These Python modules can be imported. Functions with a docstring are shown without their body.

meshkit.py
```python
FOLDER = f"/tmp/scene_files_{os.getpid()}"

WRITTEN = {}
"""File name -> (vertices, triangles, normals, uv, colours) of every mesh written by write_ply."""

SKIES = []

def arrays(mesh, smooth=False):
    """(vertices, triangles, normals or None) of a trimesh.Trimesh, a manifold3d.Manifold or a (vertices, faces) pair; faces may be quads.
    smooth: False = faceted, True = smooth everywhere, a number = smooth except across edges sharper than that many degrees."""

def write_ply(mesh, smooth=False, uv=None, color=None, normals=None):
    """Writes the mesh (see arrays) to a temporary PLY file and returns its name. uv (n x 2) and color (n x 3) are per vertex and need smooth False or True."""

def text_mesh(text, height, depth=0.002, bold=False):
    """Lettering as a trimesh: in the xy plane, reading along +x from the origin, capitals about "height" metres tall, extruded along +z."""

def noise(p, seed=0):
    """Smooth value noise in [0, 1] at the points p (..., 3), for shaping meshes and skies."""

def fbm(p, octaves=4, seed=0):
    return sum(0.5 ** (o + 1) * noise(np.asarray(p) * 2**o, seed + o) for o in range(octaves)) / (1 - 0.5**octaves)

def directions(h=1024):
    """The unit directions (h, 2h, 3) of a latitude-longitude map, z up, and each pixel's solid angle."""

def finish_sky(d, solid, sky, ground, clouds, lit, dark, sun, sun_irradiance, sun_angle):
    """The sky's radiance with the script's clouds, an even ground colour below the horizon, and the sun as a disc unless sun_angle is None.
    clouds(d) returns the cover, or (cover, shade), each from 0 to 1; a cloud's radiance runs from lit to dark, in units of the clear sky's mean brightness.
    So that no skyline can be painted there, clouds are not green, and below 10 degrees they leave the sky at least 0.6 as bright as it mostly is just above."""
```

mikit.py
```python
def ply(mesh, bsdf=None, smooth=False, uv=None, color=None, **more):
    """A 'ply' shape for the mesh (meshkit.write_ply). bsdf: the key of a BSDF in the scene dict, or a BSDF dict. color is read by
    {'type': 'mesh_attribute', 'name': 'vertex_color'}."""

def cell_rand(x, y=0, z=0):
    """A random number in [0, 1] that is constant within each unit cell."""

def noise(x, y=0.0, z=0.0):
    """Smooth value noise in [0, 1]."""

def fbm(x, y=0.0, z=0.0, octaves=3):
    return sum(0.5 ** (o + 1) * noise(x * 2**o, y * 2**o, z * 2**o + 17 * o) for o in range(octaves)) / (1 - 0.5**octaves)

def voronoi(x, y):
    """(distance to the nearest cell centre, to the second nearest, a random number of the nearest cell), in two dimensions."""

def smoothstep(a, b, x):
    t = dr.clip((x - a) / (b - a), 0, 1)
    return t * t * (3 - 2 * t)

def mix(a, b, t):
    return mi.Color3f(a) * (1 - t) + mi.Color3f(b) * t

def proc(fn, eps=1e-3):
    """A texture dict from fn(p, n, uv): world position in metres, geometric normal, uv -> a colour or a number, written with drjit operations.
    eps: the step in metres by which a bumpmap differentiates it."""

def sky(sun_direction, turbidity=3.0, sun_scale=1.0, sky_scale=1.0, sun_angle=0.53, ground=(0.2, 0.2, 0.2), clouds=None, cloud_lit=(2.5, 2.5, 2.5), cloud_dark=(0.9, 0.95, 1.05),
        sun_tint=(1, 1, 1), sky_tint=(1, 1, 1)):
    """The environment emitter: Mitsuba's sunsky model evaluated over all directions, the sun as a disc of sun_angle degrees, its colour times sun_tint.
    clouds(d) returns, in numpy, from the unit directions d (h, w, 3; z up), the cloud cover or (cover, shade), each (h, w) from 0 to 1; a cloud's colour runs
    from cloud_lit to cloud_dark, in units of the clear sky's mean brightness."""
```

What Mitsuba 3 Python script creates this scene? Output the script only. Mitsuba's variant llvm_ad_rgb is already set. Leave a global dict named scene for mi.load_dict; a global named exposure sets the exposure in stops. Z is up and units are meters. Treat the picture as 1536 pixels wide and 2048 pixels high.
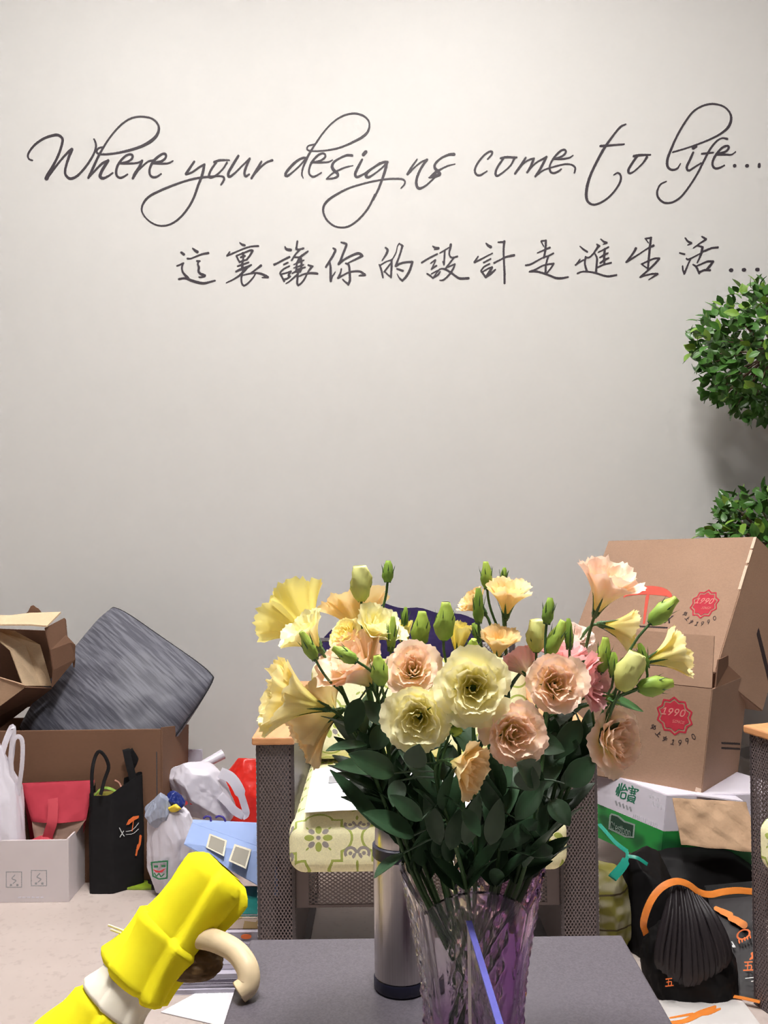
import math, random
import numpy as np, trimesh, shapely, manifold3d
import mitsuba as mi, drjit as dr, mikit, meshkit
from shapely.geometry import Polygon, LineString, Point, box as sbox
from shapely.ops import unary_union
from mikit import noise, fbm, mix, smoothstep, voronoi, cell_rand
T = mi.ScalarTransform4f
rng = np.random.default_rng(7)
V = lambda *a: np.array(a, float)

# ------------------------------------------------------------------ camera, light, exposure
FPX, EYE = 1845.0, V(0, 0, 1.10)
ROLL, PITCH = math.radians(0.7), math.atan(21 / FPX)
FWD = V(0, math.cos(PITCH), math.sin(PITCH))
_r, _u = V(1, 0, 0), np.cross(V(1, 0, 0), FWD)
RIGHT = _r * math.cos(ROLL) - _u * math.sin(ROLL)
UP = _u * math.cos(ROLL) + _r * math.sin(ROLL)
exposure = 0.08
scene = {"type": "scene"}
labels = {}
scene["camera"] = {"type": "perspective", "fov": math.degrees(2 * math.atan(768 / FPX)), "fov_axis": "x", "near_clip": 0.02,
                   "to_world": T().look_at(origin=EYE.tolist(), target=(EYE + FWD).tolist(), up=UP.tolist())}
scene["hall_light"] = {"type": "constant", "radiance": {"type": "rgb", "value": [0.07, 0.07, 0.073]}}
WALL = 3.5
# unseen ceiling panel lamps of the booth, the last two added as fill: centre x, y, half size x, half size y, radiance
LAMPS = [(-1.15, 2.05, .30, .30, 37.0), (0.4, 2.1, .30, .30, 37.0), (1.9, 2.0, .30, .30, 7.0), (0.0, 0.80, .30, .30, 112.0), (-1.7, 0.0, .30, .30, 4.0), (1.6, -0.5, .30, .30, 4.0)]
LAMP_RGB = (1.0, 0.975, 0.94)
CEIL = 3.75

def at(px, py, Y):
    "the point at depth Y (metres from the camera along y) that shows at this pixel of the photograph"
    d = FWD + (px - 768) / FPX * RIGHT - (py - 1024) / FPX * UP
    return EYE + d * (Y / d[1])
def flo(px, py, z=0.0):
    "the point of the horizontal plane z that shows at this pixel"
    d = FWD + (px - 768) / FPX * RIGHT - (py - 1024) / FPX * UP
    return EYE + d * ((z - EYE[2]) / d[2])

# ------------------------------------------------------------------ bookkeeping
def numbered(key):
    if key not in scene and key not in labels and not any(k.startswith(key + "__") for k in scene): return key
    i = 1
    while True:
        k = f"{key}_{i:03d}"
        if k not in scene and k not in labels and not any(q.startswith(k + "__") for q in scene): return k
        i += 1
_used = {}
def fresh(key):
    n = _used.get(key, 0); _used[key] = n + 1
    return key if n == 0 else f"{key}_{n:03d}"
def thing(name, label, cat, group=None):
    k = fresh(name); labels[k] = {"label": label, "category": cat}
    if group: labels[k]["group"] = group
    return k
def obj(name, mesh, m, parent=None, smooth=False, label=None, kind=None, **kw):
    k = fresh(f"{parent}__{name}" if parent else name)
    d = mesh if isinstance(mesh, dict) else mikit.ply(mesh, m, smooth=smooth, **kw)
    scene[k] = d
    if label or kind:
        labels.setdefault(k, {})
        if label: labels[k]["label"] = label
        if kind: labels[k]["kind"] = kind
    return k
def solo(name, mesh, m, label, cat, group=None, smooth=False, **kw):
    k = obj(name, mesh, m, None, smooth, **kw)
    labels[k] = {**labels.get(k, {}), "label": label, "category": cat}
    if group: labels[k]["group"] = group
    return k
def struct(name, mesh, m, smooth=False, label=None):
    k = obj(name, mesh, m, None, smooth); labels[k] = {"kind": "structure"}
    if label: labels[k]["label"] = label
    return k

# ------------------------------------------------------------------ materials
def rgb(c): return {"type": "rgb", "value": [float(x) for x in c]}
def srgb(r, g, b):
    c = np.array([r, g, b]) / 255.0
    return tuple(np.where(c < .04045, c / 12.92, ((c + .055) / 1.055) ** 2.4))
def mat(name, color, rough=.6, spec=.4, metal=0., bump=None, bscale=1., beps=1e-3, two=True, **kw):
    d = {"type": "principled", "base_color": color if isinstance(color, dict) else rgb(color), "roughness": rough if isinstance(rough, dict) else float(rough), "specular": spec, "metallic": metal, **kw}
    if bump is not None: d = {"type": "bumpmap", "arbitrary": mikit.proc(bump, beps), "scale": bscale, "bsdf": d}
    scene[name] = {"type": "twosided", "bsdf": d} if two else d
    return name
def pc(fn): return mikit.proc(fn)

# ------------------------------------------------------------------ mesh helpers
cat_ = trimesh.util.concatenate
def tm(v, f): return trimesh.Trimesh(np.asarray(v, float), np.asarray(f, int), process=False)
def unit(v): v = np.asarray(v, float); return v / (np.linalg.norm(v) + 1e-12)
def grid_faces(m, n, close=False):
    i, j = np.meshgrid(np.arange(m - 1), np.arange(n if close else n - 1), indexing="ij")
    a, b = i * n + j, i * n + (j + 1) % n
    return np.vstack([np.stack([a, b, b + n], -1).reshape(-1, 3), np.stack([a, b + n, a + n], -1).reshape(-1, 3)])
def spline(pts, n=8, closed=False):
    p = np.asarray(pts, float)
    if len(p) < 3: return np.array([p[0] + (p[-1] - p[0]) * t for t in np.linspace(0, 1, n + 1)])
    q = np.vstack([2 * p[0] - p[1], p, 2 * p[-1] - p[-2]])
    out = []
    for i in range(1, len(q) - 2):
        a, b, c, d = q[i - 1], q[i], q[i + 1], q[i + 2]
        for t in np.linspace(0, 1, n, endpoint=False):
            out.append(.5 * ((2 * b) + (c - a) * t + (2 * a - 5 * b + 4 * c - d) * t * t + (3 * b - a - 3 * c + d) * t ** 3))
    out.append(p[-1])
    return np.array(out)
def frames(p, hint=None):
    t = np.gradient(p, axis=0); t /= np.linalg.norm(t, axis=1, keepdims=True) + 1e-12
    nrm = []
    h = V(*hint) if hint is not None else (V(0, 0, 1) if abs(t[0][2]) < .9 else V(1, 0, 0))
    for k in range(len(p)):
        a = h - t[k] * (h @ t[k])
        if np.linalg.norm(a) < 1e-6: a = np.cross(t[k], V(.3, .7, .2))
        a = unit(a); nrm.append(a)
        if hint is None: h = a
    nrm = np.array(nrm)
    return t, nrm, np.cross(t, nrm)
def tube(pts, r, n=8, caps=True, hint=None, sx=1., sy=1.):
    p = np.asarray(pts, float); r = np.broadcast_to(r, (len(p),)).astype(float)
    t, a, b = frames(p, hint)
    ang = np.arange(n) * 2 * np.pi / n
    v = p[:, None] + r[:, None, None] * (sx * np.cos(ang)[None, :, None] * a[:, None] + sy * np.sin(ang)[None, :, None] * b[:, None])
    f = grid_faces(len(p), n, True)
    v = v.reshape(-1, 3)
    if caps:
        k = len(v); v = np.vstack([v, p[0], p[-1]])
        i = np.arange(n)
        f = np.vstack([f, np.stack([np.full(n, k), (i + 1) % n, i], 1), np.stack([np.full(n, k + 1), (len(p) - 1) * n + i, (len(p) - 1) * n + (i + 1) % n], 1)])
    return tm(v, f)
def ribbon(pts, width, thick, hint):
    "a strap: width lies along the cross product of the path and hint (hint is its face normal)"
    p = np.asarray(pts, float); w = np.broadcast_to(width, (len(p),)).astype(float) / 2
    t, a, b = frames(p, hint)
    h = thick / 2
    v = np.stack([p + a * h + b * w[:, None], p + a * h - b * w[:, None], p - a * h - b * w[:, None], p - a * h + b * w[:, None]], 1).reshape(-1, 3)
    f = grid_faces(len(p), 4, True); e = len(v) - 4
    return tm(v, np.vstack([f, [[0, 2, 1], [0, 3, 2], [e, e + 1, e + 2], [e, e + 2, e + 3]]]))
def sheet(g, thick):
    "closed thin sheet from a grid of points (m, n, 3)"
    g = np.asarray(g, float); m, n = g.shape[:2]
    du, dv = np.gradient(g, axis=0), np.gradient(g, axis=1)
    nn = np.cross(du, dv); nn /= np.linalg.norm(nn, axis=2, keepdims=True) + 1e-12
    a, b = (g + nn * thick / 2).reshape(-1, 3), (g - nn * thick / 2).reshape(-1, 3)
    f = grid_faces(m, n); k = m * n
    rim = np.concatenate([np.arange(n), np.arange(1, m) * n + n - 1, (m - 1) * n + np.arange(n - 2, -1, -1), np.arange(m - 2, 0, -1) * n])
    r2 = np.roll(rim, -1)
    side = np.vstack([np.stack([rim, rim + k, r2 + k], 1), np.stack([rim, r2 + k, r2], 1)])
    return tm(np.vstack([a, b]), np.vstack([f, f[:, ::-1] + k, side]))
def quadgrid(a, b, c, d, m=2, n=2):
    "bilinear grid: a-b first row, d-c last row"
    a, b, c, d = (np.asarray(x, float) for x in (a, b, c, d))
    s, t = np.linspace(0, 1, m)[:, None, None], np.linspace(0, 1, n)[None, :, None]
    return (a * (1 - t) + b * t) * (1 - s) + (d * (1 - t) + c * t) * s
def plate(a, b, c, d, thick=.004): return sheet(quadgrid(a, b, c, d), thick)
def bx(x0, x1, y0, y1, z0, z1): 
    m = trimesh.creation.box((x1 - x0, y1 - y0, z1 - z0)); m.apply_translation(((x0 + x1) / 2, (y0 + y1) / 2, (z0 + z1) / 2)); return m
def rbox(x0, x1, y0, y1, z0, z1, r=.004, sub=1):
    s = trimesh.creation.icosphere(sub, r)
    pts = np.vstack([s.vertices + V(x, y, z) for x in (x0 + r, x1 - r) for y in (y0 + r, y1 - r) for z in (z0 + r, z1 - r)])
    return trimesh.convex.convex_hull(pts)
def lathe(prof, n=48, center=(0, 0, 0)):
    prof = np.asarray(prof, float); ang = np.arange(n) * 2 * np.pi / n
    v = np.stack([prof[:, 0, None] * np.cos(ang), prof[:, 0, None] * np.sin(ang), np.broadcast_to(prof[:, 1, None], (len(prof), n))], -1)
    return tm(v.reshape(-1, 3) + V(*center), grid_faces(len(prof), n, True))
def loft(rings, cap0=True, cap1=True):
    R = np.asarray(rings, float); m, n = R.shape[:2]; v = R.reshape(-1, 3); f = grid_faces(m, n, True)
    i = np.arange(n)
    if cap0: v = np.vstack([v, R[0].mean(0)]); f = np.vstack([f, np.stack([np.full(n, len(v) - 1), (i + 1) % n, i], 1)])
    if cap1: v = np.vstack([v, R[-1].mean(0)]); f = np.vstack([f, np.stack([np.full(n, len(v) - 1), (m - 1) * n + i, (m - 1) * n + (i + 1) % n], 1)])
    return tm(v, f)
def ring_of(poly, n=64, r=0.0):
    P = Polygon(poly)
    if r: P = P.buffer(-r).buffer(r, 8)
    e = shapely.geometry.polygon.orient(P).exterior
    return np.array([e.interpolate(t, normalized=True).coords[0] for t in np.arange(n) / n])
def blob(c, rad, seed, amp=.1, freq=3., box=1.0, sub=4, floor=None, ridge=.5, fn=None):
    s = trimesh.creation.icosphere(sub, 1.0); v = np.array(s.vertices)
    v = np.sign(v) * np.abs(v) ** box
    p = v * freq + seed * 7.3
    a = meshkit.fbm(p, 4, seed) - .5; b = 1 - np.abs(meshkit.fbm(p * 1.7, 3, seed + 9) - .5) * 4
    v = v * (1 + amp * (2 * a * (1 - ridge) + (b - .5) * ridge))[:, None]
    v = v * V(*rad)
    if fn: v = fn(v)
    v = v + V(*c)
    if floor is not None: v[:, 2] = np.maximum(v[:, 2], floor)
    return tm(v, s.faces)
def pillow(c00, c10, c11, c01, thick, n=22, p=2.4, seed=0, wr=.0, edge_pull=.06):
    "a stuffed square cushion between four corner points; returns (mesh, uv)"
    u = np.sin(np.linspace(-np.pi / 2, np.pi / 2, n)); U, W = np.meshgrid(u, u, indexing="ij")
    s, t = (U + 1) / 2, (W + 1) / 2
    pull = 1 - edge_pull * (1 - np.abs(W) ** 2); pull2 = 1 - edge_pull * (1 - np.abs(U) ** 2)
    s, t = .5 + (s - .5) * pull, .5 + (t - .5) * pull2
    cr = 1 - .055 * (np.abs(U) * np.abs(W)) ** 5; s, t = .5 + (s - .5) * cr, .5 + (t - .5) * cr
    a, b, c, d = (np.asarray(x, float) for x in (c00, c10, c11, c01))
    g = (a * (1 - s)[..., None] + b * s[..., None]) * (1 - t)[..., None] + (d * (1 - s)[..., None] + c * s[..., None]) * t[..., None]
    nn = unit(np.cross(b - a, d - a))
    h = thick * ((1 - np.abs(U) ** p) * (1 - np.abs(W) ** p)) ** .55 + .004
    h = h * (1 + wr * (meshkit.fbm(np.stack([U * 3 + seed, W * 3, U * 0], -1), 4, seed) - .5))
    A, B = g + nn * h[..., None], g - nn * h[..., None]
    f = grid_faces(n, n); k = n * n
    rim = np.concatenate([np.arange(n), np.arange(1, n) * n + n - 1, (n - 1) * n + np.arange(n - 2, -1, -1), np.arange(n - 2, 0, -1) * n]); r2 = np.roll(rim, -1)
    side = np.vstack([np.stack([rim, rim + k, r2 + k], 1), np.stack([rim, r2 + k, r2], 1)])
    uv = np.stack([s, t], -1).reshape(-1, 2)
    rimpts = g.reshape(-1, 3)[rim]
    return tm(np.vstack([A.reshape(-1, 3), B.reshape(-1, 3)]), np.vstack([f, f[:, ::-1] + k, side])), np.vstack([uv, uv]), rimpts
def extr(poly, h):
    g = [p for p in getattr(poly, "geoms", [poly]) if p.area > 0]
    return cat_([trimesh.creation.extrude_polygon(p, h, engine="earcut") for p in g])
def frame(o, ex, ey, flip=False):
    ex = unit(ex); ey = np.asarray(ey, float); ey = unit(ey - ex * (ey @ ex)); m = np.eye(4)
    m[:3, 0], m[:3, 1], m[:3, 2], m[:3, 3] = ex, ey, np.cross(ex, ey), o
    return m
def put(mesh, m): mesh = mesh.copy(); mesh.apply_transform(m); return mesh
def stroke_poly(pts, w, n=6):
    "a pen stroke of varying width through the points"
    p = np.asarray(pts, float); ww = np.interp(np.linspace(0, 1, len(p)), np.linspace(0, 1, len(w)), w) if np.ndim(w) else np.full(len(p), float(w))
    q = spline(np.hstack([p, ww[:, None]]), n) if len(p) > 2 else np.hstack([p, ww[:, None]])
    c = [Point(x, y).buffer(max(r, 1e-5) / 2, 6) for x, y, r in q]
    return unary_union([shapely.union(a, b).convex_hull for a, b in zip(c[:-1], c[1:])]) if len(c) > 1 else c[0]

# ------------------------------------------------------------------ the setting
def f_wall(p, n, uv):
    a = fbm(p.x * 1.3, p.z * 1.3 + 4, 2.0)
    return mix((.515, .502, .487), (.545, .533, .52), a)
mat("wall_paint", pc(f_wall), .55, .25, bump=lambda p, n, uv: fbm(p.x * 55, p.z * 55, 1.0) + .8 * fbm(p.x * 9, p.z * 9, 3.0), bscale=.0006)
def f_floor(p, n, uv):
    s = fbm(p.x * 60, p.y * 60, .5); v = fbm(p.x * 2.2, p.y * 5, 7.0)
    return mix(mix((.43, .36, .33), (.50, .425, .395), v), (.39, .32, .295), smoothstep(.55, .75, s) * .5)
mat("floor_vinyl", pc(f_floor), .42, .4)
mat("ceiling_white", (.75, .74, .72), .8)
struct("floor", bx(-4.5, 4.5, -4, WALL + .1, -.06, 0), "floor_vinyl")
struct("wall_back", bx(-4.5, 4.5, WALL, WALL + .1, 0, CEIL), "wall_paint")
struct("ceiling", bx(-4.5, 4.5, -4, WALL + .1, CEIL, CEIL + .08), "ceiling_white")
mat("baseboard_grey", (.42, .40, .39), .5)
struct("baseboard_back", rbox(-4.5, 4.5, WALL - .012, WALL + .002, 0, .09, .003), "baseboard_grey")
mat("lamp_frame_white", (.8, .8, .8), .4)
for i, (x, y, sx, sy, e) in enumerate(LAMPS):
    k = thing("ceiling_light", f"white ceiling panel lamp {['left of the wall lettering', 'above the wall lettering', 'right of the wall lettering', 'above the grey table', 'added as fill behind the viewer on the left', 'added as fill behind the viewer on the right'][i]}", "ceiling light", "square panel lamps in the booth ceiling")
    fr = cat_([bx(x - sx - .02, x + sx + .02, y - sy - .02, y - sy, CEIL - .015, CEIL + .01), bx(x - sx - .02, x + sx + .02, y + sy, y + sy + .02, CEIL - .015, CEIL + .01),
               bx(x - sx - .02, x - sx, y - sy, y + sy, CEIL - .015, CEIL + .01), bx(x + sx, x + sx + .02, y - sy, y + sy, CEIL - .015, CEIL + .01)])
    obj("frame", fr, "lamp_frame_white", k)
    q = tm([[x - sx, y - sy, CEIL - .008], [x + sx, y - sy, CEIL - .008], [x + sx, y + sy, CEIL - .008], [x - sx, y + sy, CEIL - .008]], [[0, 2, 1], [0, 3, 2]])
    d = mikit.ply(q, "lamp_frame_white"); d["emitter"] = {"type": "area", "radiance": rgb([e * c for c in LAMP_RGB])}
    obj("diffuser", d, None, k)

# ------------------------------------------------------------------ vinyl lettering on the wall
mat("vinyl_charcoal", srgb(52, 46, 52), .5, .3)
def wall_decal(poly, thick=.0016):
    "a shape drawn in photograph pixels, cut out of vinyl and stuck on the wall"
    m = extr(poly.simplify(.12), 1.0); v = np.array(m.vertices)
    P = np.array([at(x, y, WALL) for x, y in v[:, :2]]); P[:, 1] = WALL - .0003 - thick * v[:, 2]
    return tm(P, m.faces[:, ::-1])
def letter(parent, name, ox, oy, s, strokes):
    ps = [stroke_poly([(ox + x / s, oy + y / s) for x, y in pts], np.atleast_1d(w) / s if np.ndim(w) else w / s) if len(pts) > 1 else Point(ox + pts[0][0] / s, oy + pts[0][1] / s).buffer(w / s) for pts, w in strokes]
    obj(name, wall_decal(unary_union(ps)), "vinyl_charcoal", parent)
B_, C_, D_, E_, F_, G_, H_ = (50, 220, 5.12), (270, 280, 5.297), (560, 220, 7.68), (720, 280, 7.314), (930, 230, 6.4), (1150, 230, 8.533), (1290, 190, 6.244)
def cv(src, dst, pts):
    return [((src[0] + x / src[2] - dst[0]) * dst[2], (src[1] + y / src[2] - dst[1]) * dst[2]) for x, y in pts]
en = thing("slogan_lettering", "dark grey cursive vinyl lettering on the wall reading Where your designs come to life...", "lettering")
LET = [
 (B_, [([(75,515),(45,505),(30,470),(50,420),(110,350),(200,290),(300,258),(350,262),(385,300),(375,370),(340,470),(290,570),(240,660),(222,700)], [16,16,18,20,22,24,26,26,26,24,24,26,38,42]),
       ([(222,700),(300,600),(380,500),(450,425),(480,405)], [30,22,20,26,30]),
       ([(480,405),(455,470),(428,550),(412,620),(420,670),(465,703),(530,680),(600,610),(660,530),(710,440),(728,370),(720,325),(708,300)], [34,28,24,24,24,26,24,22,22,20,20,20,16])]),
 (B_, [([(650,695),(700,590),(750,480),(800,390),(850,310),(920,220),(1000,140),(1090,85),(1190,68),(1290,85),(1350,130),(1372,190),(1350,260),(1290,320),(1200,370),(1100,405),(1000,430),(900,448),(800,455),(745,445),(735,415),(760,390),(800,380)], [24,26,24,20,18,18,18,18,18,18,20,24,30,34,28,26,22,20,20,20,20,18,16]),
       ([(650,695),(720,620),(790,550),(850,520)], [18,20,24,26]), ([(850,520),(820,570),(785,630),(770,680),(800,700),(850,680),(900,645)], [32,30,30,32,28,20,16])]),
 (B_, [([(990,545),(1050,530),(1095,500),(1100,465),(1070,455),(1020,480),(960,550),(935,620),(940,670),(970,695),(1010,685),(1050,660)], [20,20,22,24,22,22,24,24,24,22,20,16]), ([(980,548),(1080,548),(1150,542),(1200,520)], [20,20,18,16])]),
 (B_, [([(1200,520),(1170,590),(1130,650),(1105,700)], [24,30,32,24]), ([(1130,650),(1200,580),(1260,530),(1320,515)], [16,18,18,22])]),
 (B_, [([(1310,545),(1400,550),(1470,545),(1515,522)], [22,20,18,14]), ([(1330,540),(1400,525),(1440,490),(1440,455),(1410,450),(1350,490),(1300,550),(1275,620),(1285,670),(1320,690),(1360,680),(1395,655)], [26,24,22,24,22,26,26,22,22,22,20,16])]),
 (C_, [([(628,230),(580,300),(542,360)], [22,26,30]), ([(545,365),(610,340),(680,290),(735,260)], [20,20,20,22]),
       ([(735,260),(725,320),(703,400),(670,480),(620,620),(550,740),(460,840),(370,895),(280,910),(190,885),(110,820),(72,745),(90,670),(150,600),(250,545),(380,490),(520,440),(640,408),(760,392),(880,382),(930,388),(945,410),(935,440),(912,475)], [24,28,28,26,24,22,20,18,16,16,16,18,22,24,24,22,20,22,22,18,20,22,22,18])]),
 (C_, [([(840,235),(900,215),(1000,215)], [24,22,16]), ([(860,240),(810,310),(785,370),(800,400),(860,375),(930,310),(975,240)], [22,22,24,24,20,18,20])]),
 (C_, [([(1095,170),(1040,260),(990,350),(1000,390),(1060,350),(1140,270),(1215,200)], [26,28,28,26,20,18,22]), ([(1215,200),(1180,280),(1160,350),(1175,385),(1210,365)], [26,26,26,24,18])]),
 (C_, [([(1340,230),(1300,300),(1235,405)], [20,28,24]), ([(1260,370),(1340,280),(1400,235),(1455,215)], [18,20,20,24])]),
 (D_, [([(410,740),(340,740),(240,800),(140,900),(85,985),(110,1015),(190,960),(290,870),(380,770)], [36,34,38,40,40,36,26,24,26]),
       ([(355,1045),(335,990),(350,900),(390,800),(440,690),(500,590),(560,500),(650,370),(760,240),(880,140),(1010,75),(1150,55),(1270,85),(1350,150),(1375,240),(1345,340),(1260,420),(1150,480),(1010,545),(880,590),(720,620),(560,632),(450,625),(415,595),(440,550),(540,525)], [18,24,28,34,34,30,28,26,24,24,26,28,28,26,28,36,38,34,28,26,24,22,22,24,22,18])]),
 (D_, [([(520,805),(620,808),(740,800),(805,770)], [26,28,24,18]), ([(510,805),(620,780),(690,730),(692,685),(650,665),(580,700),(490,800),(450,900),(450,980),(500,1025),(560,1010),(635,965)], [30,30,30,30,28,32,34,30,30,30,26,20])]),
 (D_, [([(1110,700),(1030,695),(920,740),(830,800),(800,870),(830,930),(880,970),(885,1020),(820,1050),(715,1060)], [36,34,28,34,44,48,44,36,28,20]), ([(715,1060),(800,980),(900,925),(1010,880),(1120,855)], [20,24,26,24,14])]),
 (D_, [([(1318,645),(1282,685)], [52,52]), ([(1260,765),(1200,880),(1155,980),(1180,1030),(1260,1000),(1370,930),(1536,810)], [34,42,40,38,30,24,22])]),
 (E_, [([(400,325),(330,330),(220,390),(110,470),(90,530),(130,545),(220,490),(320,410),(390,340)], [40,34,28,40,44,34,24,24,32]),
       ([(395,330),(370,440),(320,590),(260,740),(190,878)] + cv(D_, E_, [(1460,1300),(1360,1500),(1230,1660),(1090,1770),(960,1805),(830,1780),(720,1690),(665,1570),(680,1460),(760,1370),(900,1280),(1060,1200),(1250,1140),(1450,1090)]) + [(150,615),(300,585),(450,568),(600,570),(655,600),(650,650),(600,705)], [34,42,36,32,32,30,30,28,26,24,24,28,30,34,34,30,26,24,24,24,24,26,26,24,24,18])]),
 (E_, [([(835,285),(760,390),(695,500)], [22,30,36]), ([(695,505),(800,400),(900,320),(985,290)], [28,22,24,28]), ([(980,290),(920,370),(860,480),(825,590),(830,670),(870,710),(960,670),(1050,590),(1110,530)], [36,34,36,38,40,36,26,24,22])]),
 (E_, [([(1375,210),(1300,215),(1180,270),(1100,350),(1095,410),(1140,460),(1165,500),(1100,530),(1010,550)], [44,34,28,34,40,44,46,46,22]), ([(1020,550),(1100,480),(1180,430),(1280,380),(1390,352)], [26,40,26,22,14])]),
 (F_, [([(290,565),(340,510),(345,475),(310,470),(240,520),(160,620),(125,710),(150,765),(200,770),(280,720)], [20,24,28,24,24,26,26,26,24,18])]),
 (F_, [([(455,555),(530,540),(660,545)], [24,28,24]), ([(490,560),(420,660),(390,740),(410,780),(480,740),(580,650),(630,560)], [26,28,30,26,20,22,28])]),
 (F_, [([(775,550),(720,640),(640,750)], [26,34,28]), ([(650,740),(750,620),(830,570),(880,560)], [20,20,22,24]), ([(880,560),(840,660),(795,735)], [30,32,26]), ([(800,730),(900,620),(1040,540)], [20,20,26]), ([(1040,540),(970,680),(900,785)], [32,32,26])]),
 (F_, [([(1130,565),(1230,565),(1330,550),(1380,520)], [20,22,20,16]), ([(1150,560),(1240,530),(1290,480),(1270,445),(1210,470),(1130,560),(1085,650),(1090,720),(1130,745),(1190,725),(1230,695)], [22,24,26,24,26,26,24,26,24,24,20]), ([(905,780),(1000,710),(1130,665),(1280,630),(1370,640),(1410,680),(1400,740)], [24,20,20,20,20,24,22])]),
 (G_, [([(865,160),(780,200),(690,300),(600,420),(490,580),(370,800),(270,1010),(210,1200),(190,1370),(220,1480),(310,1530),(430,1500),(580,1400),(710,1250),(780,1110),(770,1020),(720,990),(660,1025)], [24,36,34,40,46,44,44,48,50,40,32,32,32,34,36,32,28,20]), ([(435,530),(600,520),(835,500)], [40,34,28])]),
 (G_, [([(1005,705),(1110,685),(1285,680)], [44,40,26]), ([(1060,700),(970,830),(910,940),(930,995),(1010,960),(1150,830),(1225,720)], [40,40,42,34,26,30,42])]),
 (H_, [([(440,860),(400,920),(330,935),(280,890),(280,800),(320,690),(390,530),(480,370),(590,220),(710,140),(840,112),(970,140),(1050,210),(1075,300),(1040,400),(950,480),(820,550),(660,615),(500,670),(345,715)], [16,22,26,30,32,30,26,26,24,22,22,20,22,30,34,26,22,20,18,18])]),
 (H_, [([(600,720),(560,810),(520,900),(545,945),(620,900),(700,850)], [26,30,30,26,22,18]), ([(640,645),(600,665)], [26,38])]),
 (H_, [([(1025,550),(960,540),(890,580),(810,680),(740,810),(660,970),(560,1130),(450,1270),(340,1340),(240,1345),(170,1290),(150,1210),(190,1120),(265,1080)], [26,18,22,26,26,24,24,24,22,24,26,24,20,14]), ([(710,735),(850,720)], [24,20])]),
 (H_, [([(890,745),(1000,745),(1080,745),(1130,710)], [24,24,18,14]), ([(900,735),(1000,710),(1045,660),(1020,635),(950,670),(870,770),(840,860),(870,915),(930,910),(990,880)], [28,26,28,26,28,30,26,26,24,18])]),
 (H_, [([(1118,885)], 22)]), (H_, [([(1272,885)], 23)]), (H_, [([(1425,868),(1424,895)], [36,36])]),
]
for (o, st) in LET: letter(en, "letter", *o, st)
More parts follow.
